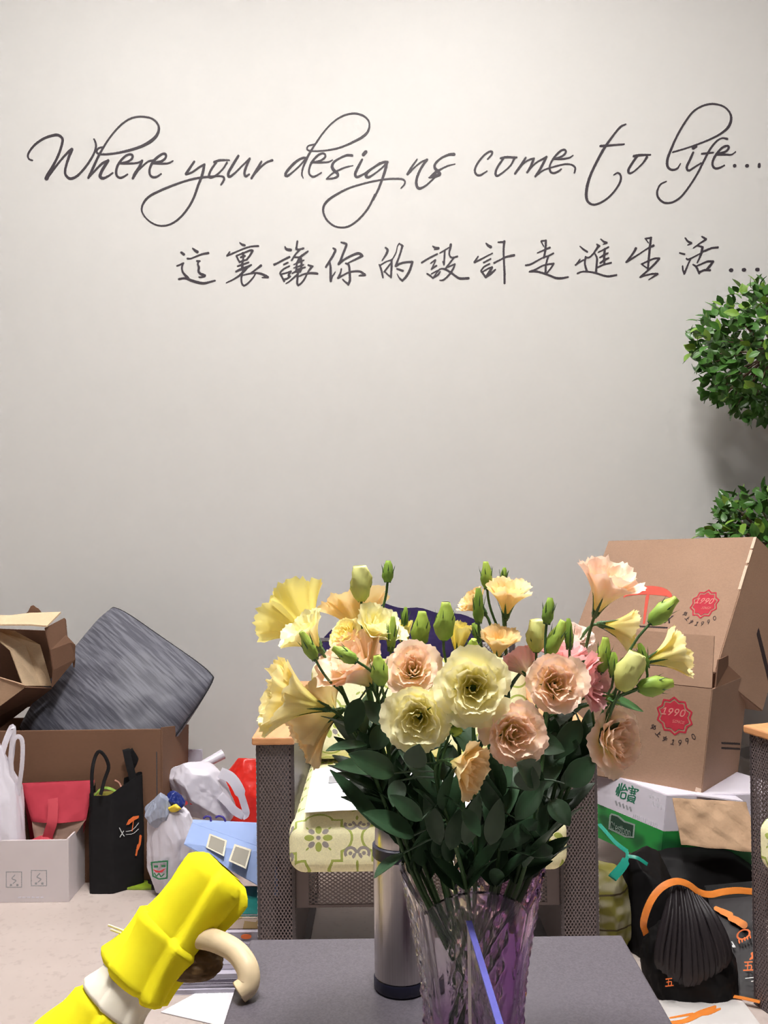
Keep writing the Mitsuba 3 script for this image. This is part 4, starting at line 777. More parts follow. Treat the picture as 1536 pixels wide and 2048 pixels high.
film_bag("carrier_bag", "tall white plastic carrier bag standing in the low pale carton at the left edge", (c0[0] - .03, 2.765, .24), (.122, .075, .215), 3, .008, taper(-.2, 1.0, .2, .52), .16,
         [([at(26, 1575, 2.75), at(22, 1510, 2.75), at(28, 1480, 2.75), at(38, 1473, 2.75), at(45, 1486, 2.75), at(44, 1530, 2.75), at(36, 1590, 2.76)], .013, (0, -1, .1)),
          ([at(-6, 1560, 2.76), at(6, 1500, 2.76), at(20, 1462, 2.77), at(26, 1457, 2.77), at(24, 1500, 2.77), at(14, 1570, 2.77)], .018, (0, -1, .1))])
mat("canvas_red", pc(lambda p, n, uv: mix((.34, .028, .045), (.46, .05, .075), fbm(p.x * 30, p.y * 30, p.z * 30))), .8, .2, bump=lambda p, n, uv: noise(p.x * 500, p.y * 500, p.z * 500), bscale=.0005)
mat("canvas_beige", (.36, .24, .19), .85, .2)
mat("strap_red", (.44, .05, .07), .7, .3)
rb = thing("red_tote", "red and beige canvas tote bag with a red strap lying in the low pale carton", "bag")
def pane(pxs, Y0, Y1, m, name, parent, bulge=.02, n=10, smooth=True, label=None):
    "soft bag wall: four pixel corners (tl, tr, br, bl), top depth Y0, bottom depth Y1"
    a, b = at(*pxs[0], Y0), at(*pxs[1], Y0); c, d = at(*pxs[2], Y1), at(*pxs[3], Y1)
    g = quadgrid(a, b, c, d, n, n + 6)
    s, t = np.linspace(0, 1, n)[:, None], np.linspace(0, 1, n + 6)[None]
    g[..., 1] -= bulge * np.sin(np.pi * t) ** .7 * (.3 + .7 * s) + .006 * (meshkit.fbm(np.stack([s * 4 + 0 * t, t * 5 + 0 * s, 0 * s * t], -1), 3, int(pxs[0][0])) - .5)
    return obj(name, sheet(g, .003), m, parent, smooth, label=label)
pane([(44, 1566), (189, 1560), (172, 1640), (64, 1642)], 2.83, 2.785, "canvas_red", "upper_panel", rb, .025, label="red upper half")
pane([(64, 1641), (172, 1639), (136, 1690), (72, 1694)], 2.785, 2.775, "canvas_beige", "lower_panel", rb, .018, label="beige lower half")
pane([(189, 1560), (44, 1566), (64, 1700), (160, 1700)], 2.845, 2.85, "canvas_red", "back_panel", rb, -.01)
obj("strap", ribbon(spline([at(106, 1597, 2.782), at(105, 1640, 2.752), at(98, 1665, 2.752), at(90, 1690, 2.758)], 6), .030, .002, (0, -1, .1)), "strap_red", rb, True)
obj("eyelet", put(trimesh.creation.torus(.006, .0016, 16, 8), frame(at(180, 1571, 2.823), (1, 0, 0), (0, 0, 1))), "strap_red", rb, True)
film_bag("red_ribbon", "shiny red crumpled wrapping in the corner of the low pale carton below the red tote", at(82, 1690, 2.755), (.045, .03, .025), 8, .03, None, .25, m="strap_red")
labels["red_ribbon"]["category"] = "wrapping"

mat("nonwoven_black", pc(lambda p, n, uv: mix((.006, .0055, .0065), (.010, .0095, .011), fbm(p.x * 40, p.y * 40, p.z * 40))), .75, .25, bump=lambda p, n, uv: noise(p.x * 420, p.y * 420, p.z * 420), bscale=.0004)
mat("print_orange", (.72, .16, .045), .6, .3); mat("print_white", (.6, .6, .6), .6, .3)
bt = thing("black_tote", "upright black tote bag with an orange umbrella print between the pale carton and white bags", "bag")
b0, b1, b2 = flo(178, 1788), flo(226, 1788), flo(302, 1766)
foot = [b0[:2], b1[:2], b2[:2], (b2[0] - .05, min(b2[1] + .03, 2.852)), (b0[0] - .01, b0[1] + .115)]
R0_ = ring_of(foot, 72, .012)
cz = R0_.mean(0); tz = at(180, 1592, b0[1])[2]
rings = []
for i, t in enumerate(np.linspace(0, 1, 14)):
    P = cz + (R0_ - cz) * (1 + .03 * math.sin(t * 3.1) - .03 * t)
    z = t * tz
    extra = np.clip((P[:, 1] - P[:, 1].min()) / np.ptp(P[:, 1]), 0, 1) * .02 * t + np.clip((P[:, 0] - P[:, 0].mean()) / np.ptp(P[:, 0]) * 2, 0, 1) * .035 * t
    w = .004 * (meshkit.fbm(np.stack([P[:, 0] * 25, P[:, 1] * 25, np.full(len(P), t * 5)], -1), 3) - .5)[:, None]
    rings.append(np.hstack([P + w, (z + extra)[:, None] + .0005]))
obj("body", loft(rings, True, False), "nonwoven_black", bt, 40)
obj("handle", tube(spline([at(184, 1592, 2.74), at(184, 1545, 2.74), at(190, 1515, 2.75), at(199, 1503, 2.75), at(211, 1515, 2.755), at(217, 1535, 2.76), at(209, 1560, 2.76), at(201, 1590, 2.75)], 6), .0042, 7, True, (0, -1, 0), .4, 1.3), "nonwoven_black", bt, True)
obj("handle", ribbon(spline([at(252, 1498, 2.83), at(259, 1530, 2.83), at(266, 1560, 2.83), at(268, 1600, 2.82)], 6), .022, .003, (.3, -1, 0)), "nonwoven_black", bt, True)
obj("handle", ribbon(spline([at(258, 1500, 2.85), at(272, 1525, 2.86), at(276, 1560, 2.87), at(277, 1600, 2.87)], 6), .022, .003, (.3, -1, 0)), "nonwoven_black", bt, True)
def side_pt(px, py, push=.004):
    "on the oblique side wall b1-b2 of the black tote"
    d = FWD + (px - 768) / FPX * RIGHT - (py - 1024) / FPX * UP; n_ = unit(np.cross(b2 - b1, V(0, 0, 1))); 
    return EYE + d * (((b1 + n_ * push - EYE) @ n_) / (d @ n_))
def side_print(parent, name, poly, m, push=.006):
    mm = extr(poly, 1.0); v = np.array(mm.vertices); n_ = unit(np.cross(b2 - b1, V(0, 0, 1)))
    obj(name, tm(np.array([side_pt(a, b, push) for a, b in v[:, :2]]) + n_ * .0006 * v[:, 2:], mm.faces[:, ::-1]), m, parent)
side_print(bt, "umbrella_print", unary_union([Polygon([(252, 1650), (257, 1640), (266, 1633), (278, 1631), (277, 1636), (266, 1642), (258, 1649)]), stroke_poly([(267, 1640), (264, 1662)], 1.6)]), "print_orange")
side_print(bt, "white_print", unary_union([stroke_poly([(239, 1656), (244, 1666), (248, 1672)], 1.6), stroke_poly([(247, 1662), (240, 1674)], 1.4), stroke_poly([(252, 1663), (262, 1661), (270, 1655), (277, 1646)], 1.1), stroke_poly([(252, 1669), (266, 1667), (277, 1658)], .9)]), "print_white")
side_print(bt, "orange_print", unary_union([stroke_poly([(281, 1672), (279, 1688), (274, 1700)], 4.5), stroke_poly([(276, 1690), (272, 1710)], 3.5)]), "print_orange")
# patterned pouch inside the black tote
mat("pouch_camo", pc(lambda p, n, uv: dr.select(voronoi(p.x * 95 + p.z * 30, p.y * 95)[2] > .5, mi.Color3f(.30, .26, .05), mi.Color3f(.06, .055, .06))), .7, .3)
mat("strap_lime", (.22, .36, .06), .6, .3); mat("strap_rose", (.33, .16, .12), .7, .3)
po = thing("pouch", "small patterned pouch with a yellow speckled rim and a lime strap inside the black tote", "pouch")
pc0 = at(219, 1594, 2.815)
rr = [np.stack([pc0[0] + .053 * s * np.cos(a), pc0[1] + .026 * s * np.sin(a), np.full_like(a, z)], 1) for a in [np.arange(40) * 2 * np.pi / 40] for s, z in ((.5, .16), (.8, .24), (1.06, pc0[2] + .004), (1.02, pc0[2] + .010), (.93, pc0[2] + .004), (.9, pc0[2] - .03))]
obj("body", loft(rr, True, True), "pouch_camo", po, 40)
obj("strap", ribbon(spline([at(186, 1598, 2.795), at(196, 1583, 2.79), at(208, 1576, 2.79), at(222, 1578, 2.79), at(236, 1585, 2.80)], 6), .011, .0018, (0, -.4, 1)), "strap_lime", po, True, label="lime green strap")
obj("cord", tube(spline([at(229, 1561, 2.83), at(238, 1566, 2.83), at(243, 1578, 2.82), at(241, 1588, 2.82)], 6), .0035, 7), "strap_rose", po, True)

# booklet on the floor under the white bag
mat("gloss_black", pc(lambda p, n, uv: dr.select((voronoi(p.x * 16, p.y * 16)[2] > .72), mi.Color3f(.25, .36, .03), mi.Color3f(.015, .015, .016))), .3, .5)
f0 = [flo(246, 1780), flo(385, 1781), flo(385, 1752), flo(268, 1752)]
solo("floor_leaflet", plate(*[p + V(0, 0, .004) for p in f0], .006), "gloss_black", "black and lime printed leaflet lying flat on the floor under the white bag", "leaflet")

# lower white carrier bag with green mark, and what is in it
lb = film_bag("carrier_bag", "bulging white carrier bag with a small green and red square logo standing on the floor", (at(345, 1680, 2.77)[0], 2.77, .145), (.105, .08, .148), 12, .011, taper(-.1, 1.0, .13, .78), .24)
mat("print_green", (.03, .16, .07), .5, .3); mat("print_red", (.55, .05, .06), .5, .3)
def lean_print(parent, name, poly, c, n_, m, push=0.0, thick=.0006):
    mm = extr(poly, 1.0); v = np.array(mm.vertices); n_ = unit(n_); out = []
    for a, b in v[:, :2]:
        d = FWD + (a - 768) / FPX * RIGHT - (b - 1024) / FPX * UP; out.append(EYE + d * (((c + n_ * push - EYE) @ n_) / (d @ n_)))
    obj(name, tm(np.array(out) + n_ * thick * v[:, 2:], mm.faces[:, ::-1]), m, parent)
lc = V(0, 2.70, 0)
lean_print(lb, "logo_frame", unary_union([LineString([(303, 1725), (335, 1722), (334, 1756), (318, 1758), (306, 1752), (303, 1725)]).buffer(1.5), sbox(308, 1731, 316, 1735), sbox(323, 1730, 331, 1734), stroke_poly([(309, 1746), (313, 1752), (318, 1747), (322, 1753), (328, 1748)], 2.2)]), lc, (0, -1, .05), "print_green")
lean_print(lb, "logo_smile", Polygon([(305, 1738), (318, 1742), (332, 1736), (324, 1745), (312, 1745)]), lc, (0, -1, .05), "print_red", .0003)
mat("film_clear_grey", (.30, .33, .42), .15, .6)
mat("foil_blue", (.012, .025, .16), .3, .5); mat("foil_yellow", (.72, .52, .04), .4, .4)
sp = thing("snack_pack", "blue and yellow glossy packet in grey film poking out of the bulging white bag", "packet")
obj("film", crumple(at(318, 1622, 2.725), (.040, .030, .056), 21, .3), "film_clear_grey", sp, 40, label="shiny grey film")
obj("wrapper", crumple(at(349, 1602, 2.745), (.030, .026, .032), 22, .3), "foil_blue", sp, 40)
obj("patch", crumple(at(350, 1617, 2.715), (.021, .009, .013), 23, .35), "foil_yellow", sp, 40, label="yellow patch")
# upper white carrier bag with handle loop, resting on the blue bag and lower bag
ub = thing("carrier_bag", "crumpled white carrier bag with an open handle loop lying on top of the pile", "bag")
uc = at(402, 1583, 2.98)
obj("body", crumple(uc, (.108, .075, .095), 31, .26, None, lambda v: v + np.stack([0 * v[:, 2], 0 * v[:, 0], -.28 * v[:, 0]], 1)), "film_white_dense", ub, 50)
obj("handle", ribbon(spline([at(440, 1545, 2.93), at(462, 1556, 2.925), at(478, 1580, 2.92), at(490, 1615, 2.92), at(492, 1628, 2.92), at(484, 1634, 2.92)], 6), [.034] * 14 + [.022] * 17, .002, (0, -1, .2)), "film_white_dense", ub, True)
obj("handle", ribbon(spline([at(440, 1590, 2.92), at(456, 1606, 2.915), at(470, 1622, 2.915), at(488, 1632, 2.92)], 6), .026, .002, (0, -1, .2)), "film_white_dense", ub, True)
lean_print(ub, "pink_print", unary_union([Polygon([(367, 1601), (374, 1602), (376, 1608), (370, 1611)]), sbox(380, 1606, 388, 1609)]), V(0, 2.893, 0), (0, -1, .1), "print_red")
# red glossy bag behind
mat("film_red", (.62, .02, .012), .3, .5)
rbag = film_bag("red_bag", "shiny bright red bag leaning at the wall beside the armchair", at(500, 1600, 3.14), (.135, .085, .150), 41, .02, lambda v: v * np.hstack([np.interp(v[:, 2], [-.15, .15], [1.0, .78])[:, None], np.ones((len(v), 1)), np.ones((len(v), 1))]), .12, m="film_red")
cd = at(390, 1518, 3.2)
mat("card_lavender", (.50, .49, .58), .6, .3)
solo("white_card", rbox(cd[0] - .026, cd[0] + .026, 3.2, 3.204, cd[2] - .10, cd[2] + .033, .0015), "card_lavender", "small blank grey-white card standing upright behind the crumpled white bag", "card")
solo("paper_roll", tube([at(398, 1534, 3.06), at(446, 1508, 3.10)], [.013, .017], 16), "film_white_dense", "rolled white paper lying slanted between the crumpled white bag and the red bag", "paper", smooth=40)
scene["glass_green"] = {"type": "principled", "base_color": rgb((.05, .07, .012)), "roughness": .12, "specular": .6}
g0 = at(362, 1520, 3.26)
gbt = thing("green_bottle", "dark green bottle half hidden at the corner of the large brown carton", "bottle")
obj("glass", lathe([(0, .0005), (.034, .001), (.035, .02), (.035, g0[2] - .06), (.030, g0[2] - .03), (.016, g0[2] + .005), (.014, g0[2] + .02), (0, g0[2] + .021)], 32, (g0[0] - .002, 3.27, 0)), "glass_green", gbt, 40)
obj("cap", lathe([(0, g0[2] + .018), (.0155, g0[2] + .018), (.0155, g0[2] + .036), (0, g0[2] + .037)], 24, (g0[0] - .002, 3.27, 0)), "foil_yellow", gbt, 40)

# pale blue paper bag lying on the magazines
mat("paper_blue", pc(lambda p, n, uv: mix((.24, .33, .60), (.29, .39, .66), fbm(p.x * 12, p.y * 12, p.z * 12))), .5, .35)
mat("paper_cream", (.60, .56, .46), .6, .3); mat("paper_taupe", (.27, .25, .21), .6, .3)
bb = thing("blue_paper_bag", "pale blue paper bag with two cream stickers lying slanted beside the armchair", "bag")
F = [at(384, 1647, 2.50), at(512, 1692, 2.42), at(512, 1768, 2.36), at(368, 1688, 2.44)]
ext = lambda a, b, k: a + (b - a) * k
kx = 1.30
F1, F2 = ext(F[0], F[1], kx), ext(F[3], F[2], kx)
obj("front_panel", plate(F[3], F2, F1, F[0], .003), "paper_blue", bb)
Tb0, Tb1 = at(386, 1640, 2.66), at(512, 1646, 2.66); Tb1 = ext(Tb0, Tb1, kx)
obj("top_panel", plate(F[0], F1, Tb1, Tb0, .003), "paper_blue", bb)
dn = V(.0, .02, -.085)
obj("back_panel", plate(Tb0, Tb1, Tb1 + V(0, 0, -.15), Tb0 + V(0, 0, -.06), .003), "paper_blue", bb)
obj("bottom_panel", plate(F[3], F2, Tb1 + V(0, 0, -.15), Tb0 + V(0, 0, -.06), .003), "paper_blue", bb)
def on_quad(q, u, v): return (q[0] * (1 - u) + q[1] * u) * (1 - v) + (q[3] * (1 - u) + q[2] * u) * v
nF = unit(np.cross(F[1] - F[0], F[0] - F[3])); nF = nF if nF[1] < 0 else -nF
def ray_plane(px, py, c, n_):
    d = FWD + (px - 768) / FPX * RIGHT - (py - 1024) / FPX * UP; return EYE + d * (((c - EYE) @ n_) / (d @ n_))
for s_px in ([(419, 1667), (454, 1681), (448, 1713), (412, 1695)], [(469, 1688), (503, 1699), (492, 1738), (457, 1722)]):
    obj("sticker", plate(*[ray_plane(x, y, F[0] + nF * .0028, nF) for x, y in s_px], .0008), "paper_cream", bb, label="cream bordered sticker with a plain grey field")
    mx, my = np.mean(s_px, axis=0)
    obj("sticker_field", plate(*[ray_plane(mx + (x - mx) * .8, my + (y - my) * .8, F[0] + nF * .0036, nF) for x, y in s_px], .0006), "paper_taupe", bb)
mat("cord_violet", (.05, .03, .22), .5, .4)
for hs in ([(407, 1637), (412, 1633), (420, 1634), (422, 1643)], [(431, 1635), (438, 1632), (447, 1635), (451, 1643)]):
    obj("string_handle", tube(spline([at(x, y, 2.60) for x, y in hs], 6), .0028, 6), "cord_violet", bb, True, label="violet string handle")
nT = unit(np.cross(F1 - F[0], Tb0 - F[0])); nT = nT if nT[2] > 0 else -nT
mat("ink_blue", (.12, .14, .32), .6, .3)
obj("printed_line", cat_([plate(*[ray_plane(x, y, F[0] + nT * .0028, nT) for x, y in q], .0006) for q in ([(443, 1649), (500, 1660), (500, 1662), (443, 1652)], [(452, 1655), (490, 1661), (488, 1664), (456, 1659)])]), "ink_blue", bb)

# magazines between the yellow umbrella and the armchair
mat("mag_teal", (.015, .16, .14), .35, .5); mat("mag_grey", (.33, .31, .37), .45, .4); mat("mag_lilac", (.50, .47, .56), .45, .4); mat("mag_dark", (.06, .05, .07), .4, .4)
def f_cover(p, n, uv):
    a, b, c = voronoi(p.x * 22, p.y * 22 + p.z * 30)
    return dr.select(c > .66, mi.Color3f(.20, .02, .02), dr.select(c > .4, mi.Color3f(.36, .25, .10), mi.Color3f(.52, .42, .35)))
mat("mag_cover", pc(f_cover), .3, .5)
def mag(label, px0, px1, py, Y, z0, z1, dep, m, skew=0., name="magazine", cover=None):
    a, b = at(px0, py, Y), at(px1, py, Y); k = thing(name, label, "magazine", "magazines in the pile beside the armchair")
    x0, x1 = a[0], b[0]
    r = rotz(None, skew, (x0, Y, 0))
    w = x1 - x0
    obj("pages", put(rbox(0.001, w - .001, .001, dep - .001, z0 + .0012, z1 - .0012, .0008), r), "mag_lilac" if m != "mag_lilac" else "mag_grey", k)
    obj("cover", put(cat_([rbox(0, w, 0, dep, z1 - .0012, z1, .0004), rbox(0, w, 0, dep, z0, z0 + .0012, .0004)]), r), m, k)
    return k
Yp = 2.17
mag("lowest grey magazine in the floor pile left of the table, its page edges showing", 300, 505, 1975, Yp, .0005, .012, .28, "mag_lilac", .02)
mag("grey-white magazine second from the floor in the pile left of the table", 310, 500, 1965, Yp + .005, .0125, .022, .28, "mag_grey", .03)
mag("dark edged magazine third from the floor in the pile left of the table", 306, 502, 1955, Yp + .004, .0225, .028, .28, "mag_dark", .01)
mag("pale lilac magazine fourth from the floor in the pile left of the table", 315, 500, 1945, Yp + .01, .0285, .042, .27, "mag_lilac", .03)
mag("pale grey magazine fifth from the floor, above the pale lilac one", 330, 502, 1935, Yp + .03, .0425, .056, .26, "mag_grey", .02)
mag("thick grey block of brochures under the white booklet with the orange spot", 400, 516, 1880, Yp + .07, .0565, .086, .24, "mag_grey", .0)
wm = mag("white booklet with a small orange spot on it in the pile beside the armchair", 392, 516, 1855, Yp + .085, .0865, .108, .23, "mag_lilac", .0)
oc = at(492, 1849, Yp + .082)
obj("orange_spot", put(trimesh.creation.cylinder(1, .0012, sections=24), np.array([[.013, 0, 0, oc[0]], [0, 0, 1, oc[1]], [0, .006, 0, .0985], [0, 0, 0, 1.]])), "print_orange", wm)
mag("colourful brown and dark red magazine under the teal booklet beside the armchair", 398, 516, 1830, Yp + .10, .1085, .136, .2, "mag_cover", .0)
obj("face_print", bx(at(440, 1800, Yp + .099)[0], at(516, 1800, Yp + .099)[0], Yp + .0985, Yp + .0995, .111, .134), "mag_cover", "magazine_007")
mag("teal booklet topmost in the pile beside the armchair, under the pale blue bag", 440, 518, 1790, Yp + .11, .1365, .1425, .17, "mag_teal", -.03)
ps = [flo(322, 2026), flo(470, 2060), flo(480, 1985), flo(392, 1988)]
solo("paper_sheet", plate(*[p + V(0, 0, .002) for p in ps], .0015), "paper_white", "loose white paper sheet lying on the floor in front of the magazine pile", "paper")

# folded yellow umbrella leaning at the table
mat("cloth_yellow", pc(lambda p, n, uv: mix((.80, .70, .01), (.90, .82, .03), fbm(p.x * 20, p.y * 20, p.z * 20))), .9, .12)
mat("cloth_white", (.78, .73, .62), .6, .3); mat("cloth_brown", (.10, .055, .02), .6, .3); mat("handle_cream", (.66, .52, .33), .45, .4); mat("metal_bright", (.8, .78, .75), .25, .5, metal=1.0)
ye = thing("yellow_umbrella", "bright yellow folded umbrella with white band and cream handle, left of the table", "umbrella")
Ay, By = at(408, 1790, 1.36), at(178, 2062, 1.30); dy = unit(By - Ay); tip = Ay + dy * ((Ay[2] - .002) / -dy[2])
Lg = np.linalg.norm(tip - Ay); fy = frame(Ay, np.cross(dy, V(0, 0, 1)), np.cross(np.cross(dy, V(0, 0, 1)), dy) if False else np.cross(dy, np.cross(dy, V(0, 0, 1))))
ex = unit(np.cross(dy, V(0, -1, 0))); ey_ = np.cross(dy, ex)
def folds(s0, s1, r0, r1, m, name, seed, amp=.16, nf=7, label=None):
    ang = np.arange(160) * 2 * np.pi / 160; rg_ = []
    for t in np.linspace(0, 1, 18):
        r = (r0 + (r1 - r0) * t) * (1 + .08 * math.sin(t * 5 + seed)) * (min(1, .72 + t * 3) if t < .5 else min(1, .72 + (1 - t) * 3))
        xx = (ang * nf / 6.2832 + t * .35 + seed) % 1; rr = r * (1 + amp * (np.where(xx < .8, (xx / .8) ** .8, np.cos((xx - .8) / .2 * np.pi) * .5 + .5) - .5))
        c_ = Ay + dy * (s0 + (s1 - s0) * t)
        rg_.append(c_ + np.outer(rr * np.cos(ang), ex) + np.outer(rr * .8 * np.sin(ang), ey_))
    obj(name, loft(rg_), m, ye, 50, label=label)
folds(-.045, .085, .050, .057, "cloth_yellow", "canopy_fold", 1, .22, 5)
folds(.060, .155, .058, .058, "cloth_yellow", "canopy_fold", 2.2, .24, 5)
folds(.140, .195, .050, .049, "cloth_white", "tie_band", 3, .10, label="white band")
folds(.185, .300, .056, .060, "cloth_yellow", "canopy_fold", 4, .24, 5)
folds(.295, .47, .055, .034, "cloth_yellow", "canopy_fold", 5, .16)
folds(.46, Lg - .06, .034, .010, "cloth_yellow", "canopy_fold", 6, .16)
obj("tip", tube([Ay + dy * (Lg - .065), tip], [.006, .0035], 10), "metal_bright", ye, True)
obj("lining_fold", blob(at(388, 1925, 1.345), (.040, .03, .024), 51, .2, 2, .9, 4), "cloth_brown", ye, True, label="dark brown underside")
obj("handle", tube(spline([at(375, 1872, 1.335), at(425, 1880, 1.32), at(470, 1902, 1.30), at(494, 1935, 1.28), at(496, 1968, 1.27), at(478, 1985, 1.265)], 8), .0155, 14), "handle_cream", ye, True, label="curved cream handle")
for q in ([(216, 1850), (292, 1878)], [(221, 1859), (288, 1882)], [(130, 1998), (200, 2016)], [(124, 2004), (196, 2024)]):
    obj("rib", tube([at(*q[0], 1.33), at(*q[1], 1.35)], .0017, 6), "cloth_white", ye, True, label="thin shiny rib end")

# ------------------------------------------------------------------ right: cartons
mat("print_seal", (.46, .035, .055), .6, .25); mat("print_salmon", (.62, .10, .07), .6, .25); mat("print_char", (.045, .03, .03), .6, .2); mat("tape_clear", (.66, .50, .38), .12, .7)
def star(r0, r1, n=10):
    a = np.arange(2 * n) * np.pi / n + np.pi / 2
    return Polygon([((r0 if i % 2 == 0 else r1) * math.cos(t), (r0 if i % 2 == 0 else r1) * math.sin(t)) for i, t in enumerate(a)]).buffer(-.06).buffer(.06, 4)
def dec(parent, name, mesh_or_poly, M, m, h=.0005, label=None):
    mm = mesh_or_poly if hasattr(mesh_or_poly, "faces") else extr(mesh_or_poly, h)
    obj(name, put(mm, M), m, parent, label=label)
def text(s, hgt, shear=0.0, depth=.0005, bold=False):
    t = meshkit.text_mesh(s, hgt, depth, bold); t.vertices[:, 0] += shear * t.vertices[:, 1]; t.vertices[:, 0] -= (t.vertices[:, 0].max() + t.vertices[:, 0].min()) / 2
    return t
def seal(parent, o, ex, ey, R):
    "round serrated seal with the year and the arc of characters below; o centre on the face"
    M = frame(o, ex, ey); n_ = M[:3, 2]
    up = lambda k: frame(o + n_ * .0005 * k, ex, ey)
    dec(parent, "seal", shapely.affinity.scale(star(1, .84), R, R, origin=(0, 0)).difference(shapely.affinity.scale(star(.90, .74), R, R, origin=(0, 0))), up(.4), "print_seal", label="red serrated seal")
    dec(parent, "seal", shapely.affinity.scale(star(.80, .66), R, R, origin=(0, 0)), up(.4), "print_seal")
    t = text("1990", R * .36, .35, bold=True); t.apply_translation((-.05 * R, .02 * R, .0006)); dec(parent, "year_print", t, up(.6), "print_pale")
    t = text("SINCE", R * .15, .3); t.apply_translation((.22 * R, -.34 * R, .0006)); dec(parent, "word_print", t, up(.6), "print_pale")
    zhong = [([(-.4, .28), (.4, .28), (.36, -.1), (-.38, -.1), (-.4, .28)], .14), ([(0, .6), (0, -.6)], .15)]
    shang = [([(0, .55), (-.02, -.42)], .14), ([(0, .12), (.35, .14)], .13), ([(-.45, -.44), (.45, -.40)], .15)]
    ka = [([(-.4, .22), (.42, .28)], .13), ([(.05, .58), (0, -.2), (-.25, -.55)], .14), ([(-.3, -.08), (.35, -.02)], .13)]
    chars = [zhong, shang, ka, "1", "9", "9", "0"]
    for i, c in enumerate(chars):
        a = math.radians(-148 + i * 17.5); rr = R * 1.34
        ox = M[:3, 0] * rr * math.cos(a) + M[:3, 1] * rr * math.sin(a) + o + n_ * .0003
        rot = a + math.pi / 2
        e1 = M[:3, 0] * math.cos(rot) + M[:3, 1] * math.sin(rot); e2 = -M[:3, 0] * math.sin(rot) + M[:3, 1] * math.cos(rot)
        if isinstance(c, str): t = text(c, R * .27, .25); t.apply_translation((0, -R * .13, 0)); dec(parent, "year_digit", t, frame(ox, e1, e2), "print_char")
        else: dec(parent, "character", unary_union([stroke_poly([(x * R * .26, y * R * .26) for x, y in p], w * R * .26) for p, w in c]), frame(ox, e1, e2), "print_char")
mat("print_pale", (.62, .22, .20), .6, .25)

# upper carton, leaning in the corner
uc_ = thing("carton", "large tan carton with red umbrella logo, tilted on top of the right pile", "box")
TR, BR = at(1512, 1075, 2.88), at(1430, 1345, 2.73); e3 = TR - BR
n3 = unit(e3)
def tl(D): return at(1218, 1083, D)
Ds = np.linspace(2.95, 3.40, 200); Dq = min(Ds, key=lambda D: abs(unit(tl(D) - TR) @ n3)); TL = tl(Dq); e1 = TR - TL; e1 = e1 - n3 * (e1 @ n3)
nrm = unit(np.cross(e1, e3)); 
if nrm[1] > 0: nrm = -nrm
BL, TL = BR - e1, TR - e1
dep = -nrm * .27
FK = "kraft_rose"
mat('kraft_rose', f_kraft((.33, .20, .135), (.39, .245, .168)), .6, .3)
obj("front_panel", plate(BL, BR, TR, TL, .005), FK, uc_)
obj("side_panel", plate(BR, BR + dep, TR + dep, TR, .005), FK, uc_)
obj("side_panel", plate(BL, BL + dep, TL + dep, TL, .005), FK, uc_)
obj("top_panel", plate(TL, TR, TR + dep, TL + dep, .005), FK, uc_)
obj("bottom_panel", plate(BL, BR, BR + dep, BL + dep, .005), FK, uc_)
obj("back_panel", plate(BL + dep, BR + dep, TR + dep, TL + dep, .005), FK, uc_)
eu, ev = unit(e1), n3
def onface(px, py, c=TR, n_=nrm, lift=.003): return ray_plane(px, py, c + n_ * lift, n_)
seal(uc_, onface(1409, 1208), unit(onface(1440, 1209) - onface(1378, 1207)), ev, .052)
lo = onface(1298, 1232)
W1 = np.linalg.norm(onface(1345, 1210) - onface(1250, 1210))
Mlo = frame(onface(1294, 1196), unit(onface(1340, 1197) - onface(1250, 1195)), onface(1294, 1170) - onface(1294, 1230))
arc = [(W1 * .52 * math.cos(a), W1 * .24 * math.sin(a)) for a in np.linspace(0, np.pi, 24)]
arc2 = [(W1 * .50 * math.cos(a), W1 * .07 * math.sin(a) - .001) for a in np.linspace(np.pi, 0, 24)]
stem_u = onface(1288, 1246) - Mlo[:3, 3]; sx_, sy_ = stem_u @ Mlo[:3, 0], stem_u @ Mlo[:3, 1]
dec(uc_, "umbrella_print", unary_union([Polygon(arc + arc2).buffer(0), stroke_poly([(.0, .006), (sx_ * .5, sy_ * .5), (sx_, sy_)], [.014, .011, .008])]), Mlo, "print_salmon", label="faded red umbrella logo")
for s_, px_, py_ in (("NG", 1262, 1243), ("BO", 1309, 1246), ("X", 1335, 1246)):
    t = text(s_, .026, .2, bold=True); dec(uc_, "letter_print", t, frame(onface(px_, py_), Mlo[:3, 0], Mlo[:3, 1]), "print_char")
dec(uc_, "underline_print", plate(onface(1255, 1250), onface(1335, 1254), onface(1335, 1257), onface(1255, 1253), .0006), np.eye(4), "print_char")
obj("tape", cat_([plate(TR + (BR - TR) * a - eu * .006 + nrm * .003, TR + (BR - TR) * b - eu * .006 + nrm * .003, TR + (BR - TR) * b + eu * .004 + nrm * .003, TR + (BR - TR) * a + eu * .004 + nrm * .003, .001) for a, b in ((0.0, .09), (.10, .2), (.22, .40))]), "tape_clear", uc_, label="shiny clear tape on the edge")
sidev = unit(dep)
dec(uc_, "side_print", plate(*[BR + dep * u + e3 * v + unit(e1) * .003 for u, v in ((.5, .42), (.97, .19), (.97, .24), (.5, .47))], .0008), np.eye(4), "print_char")

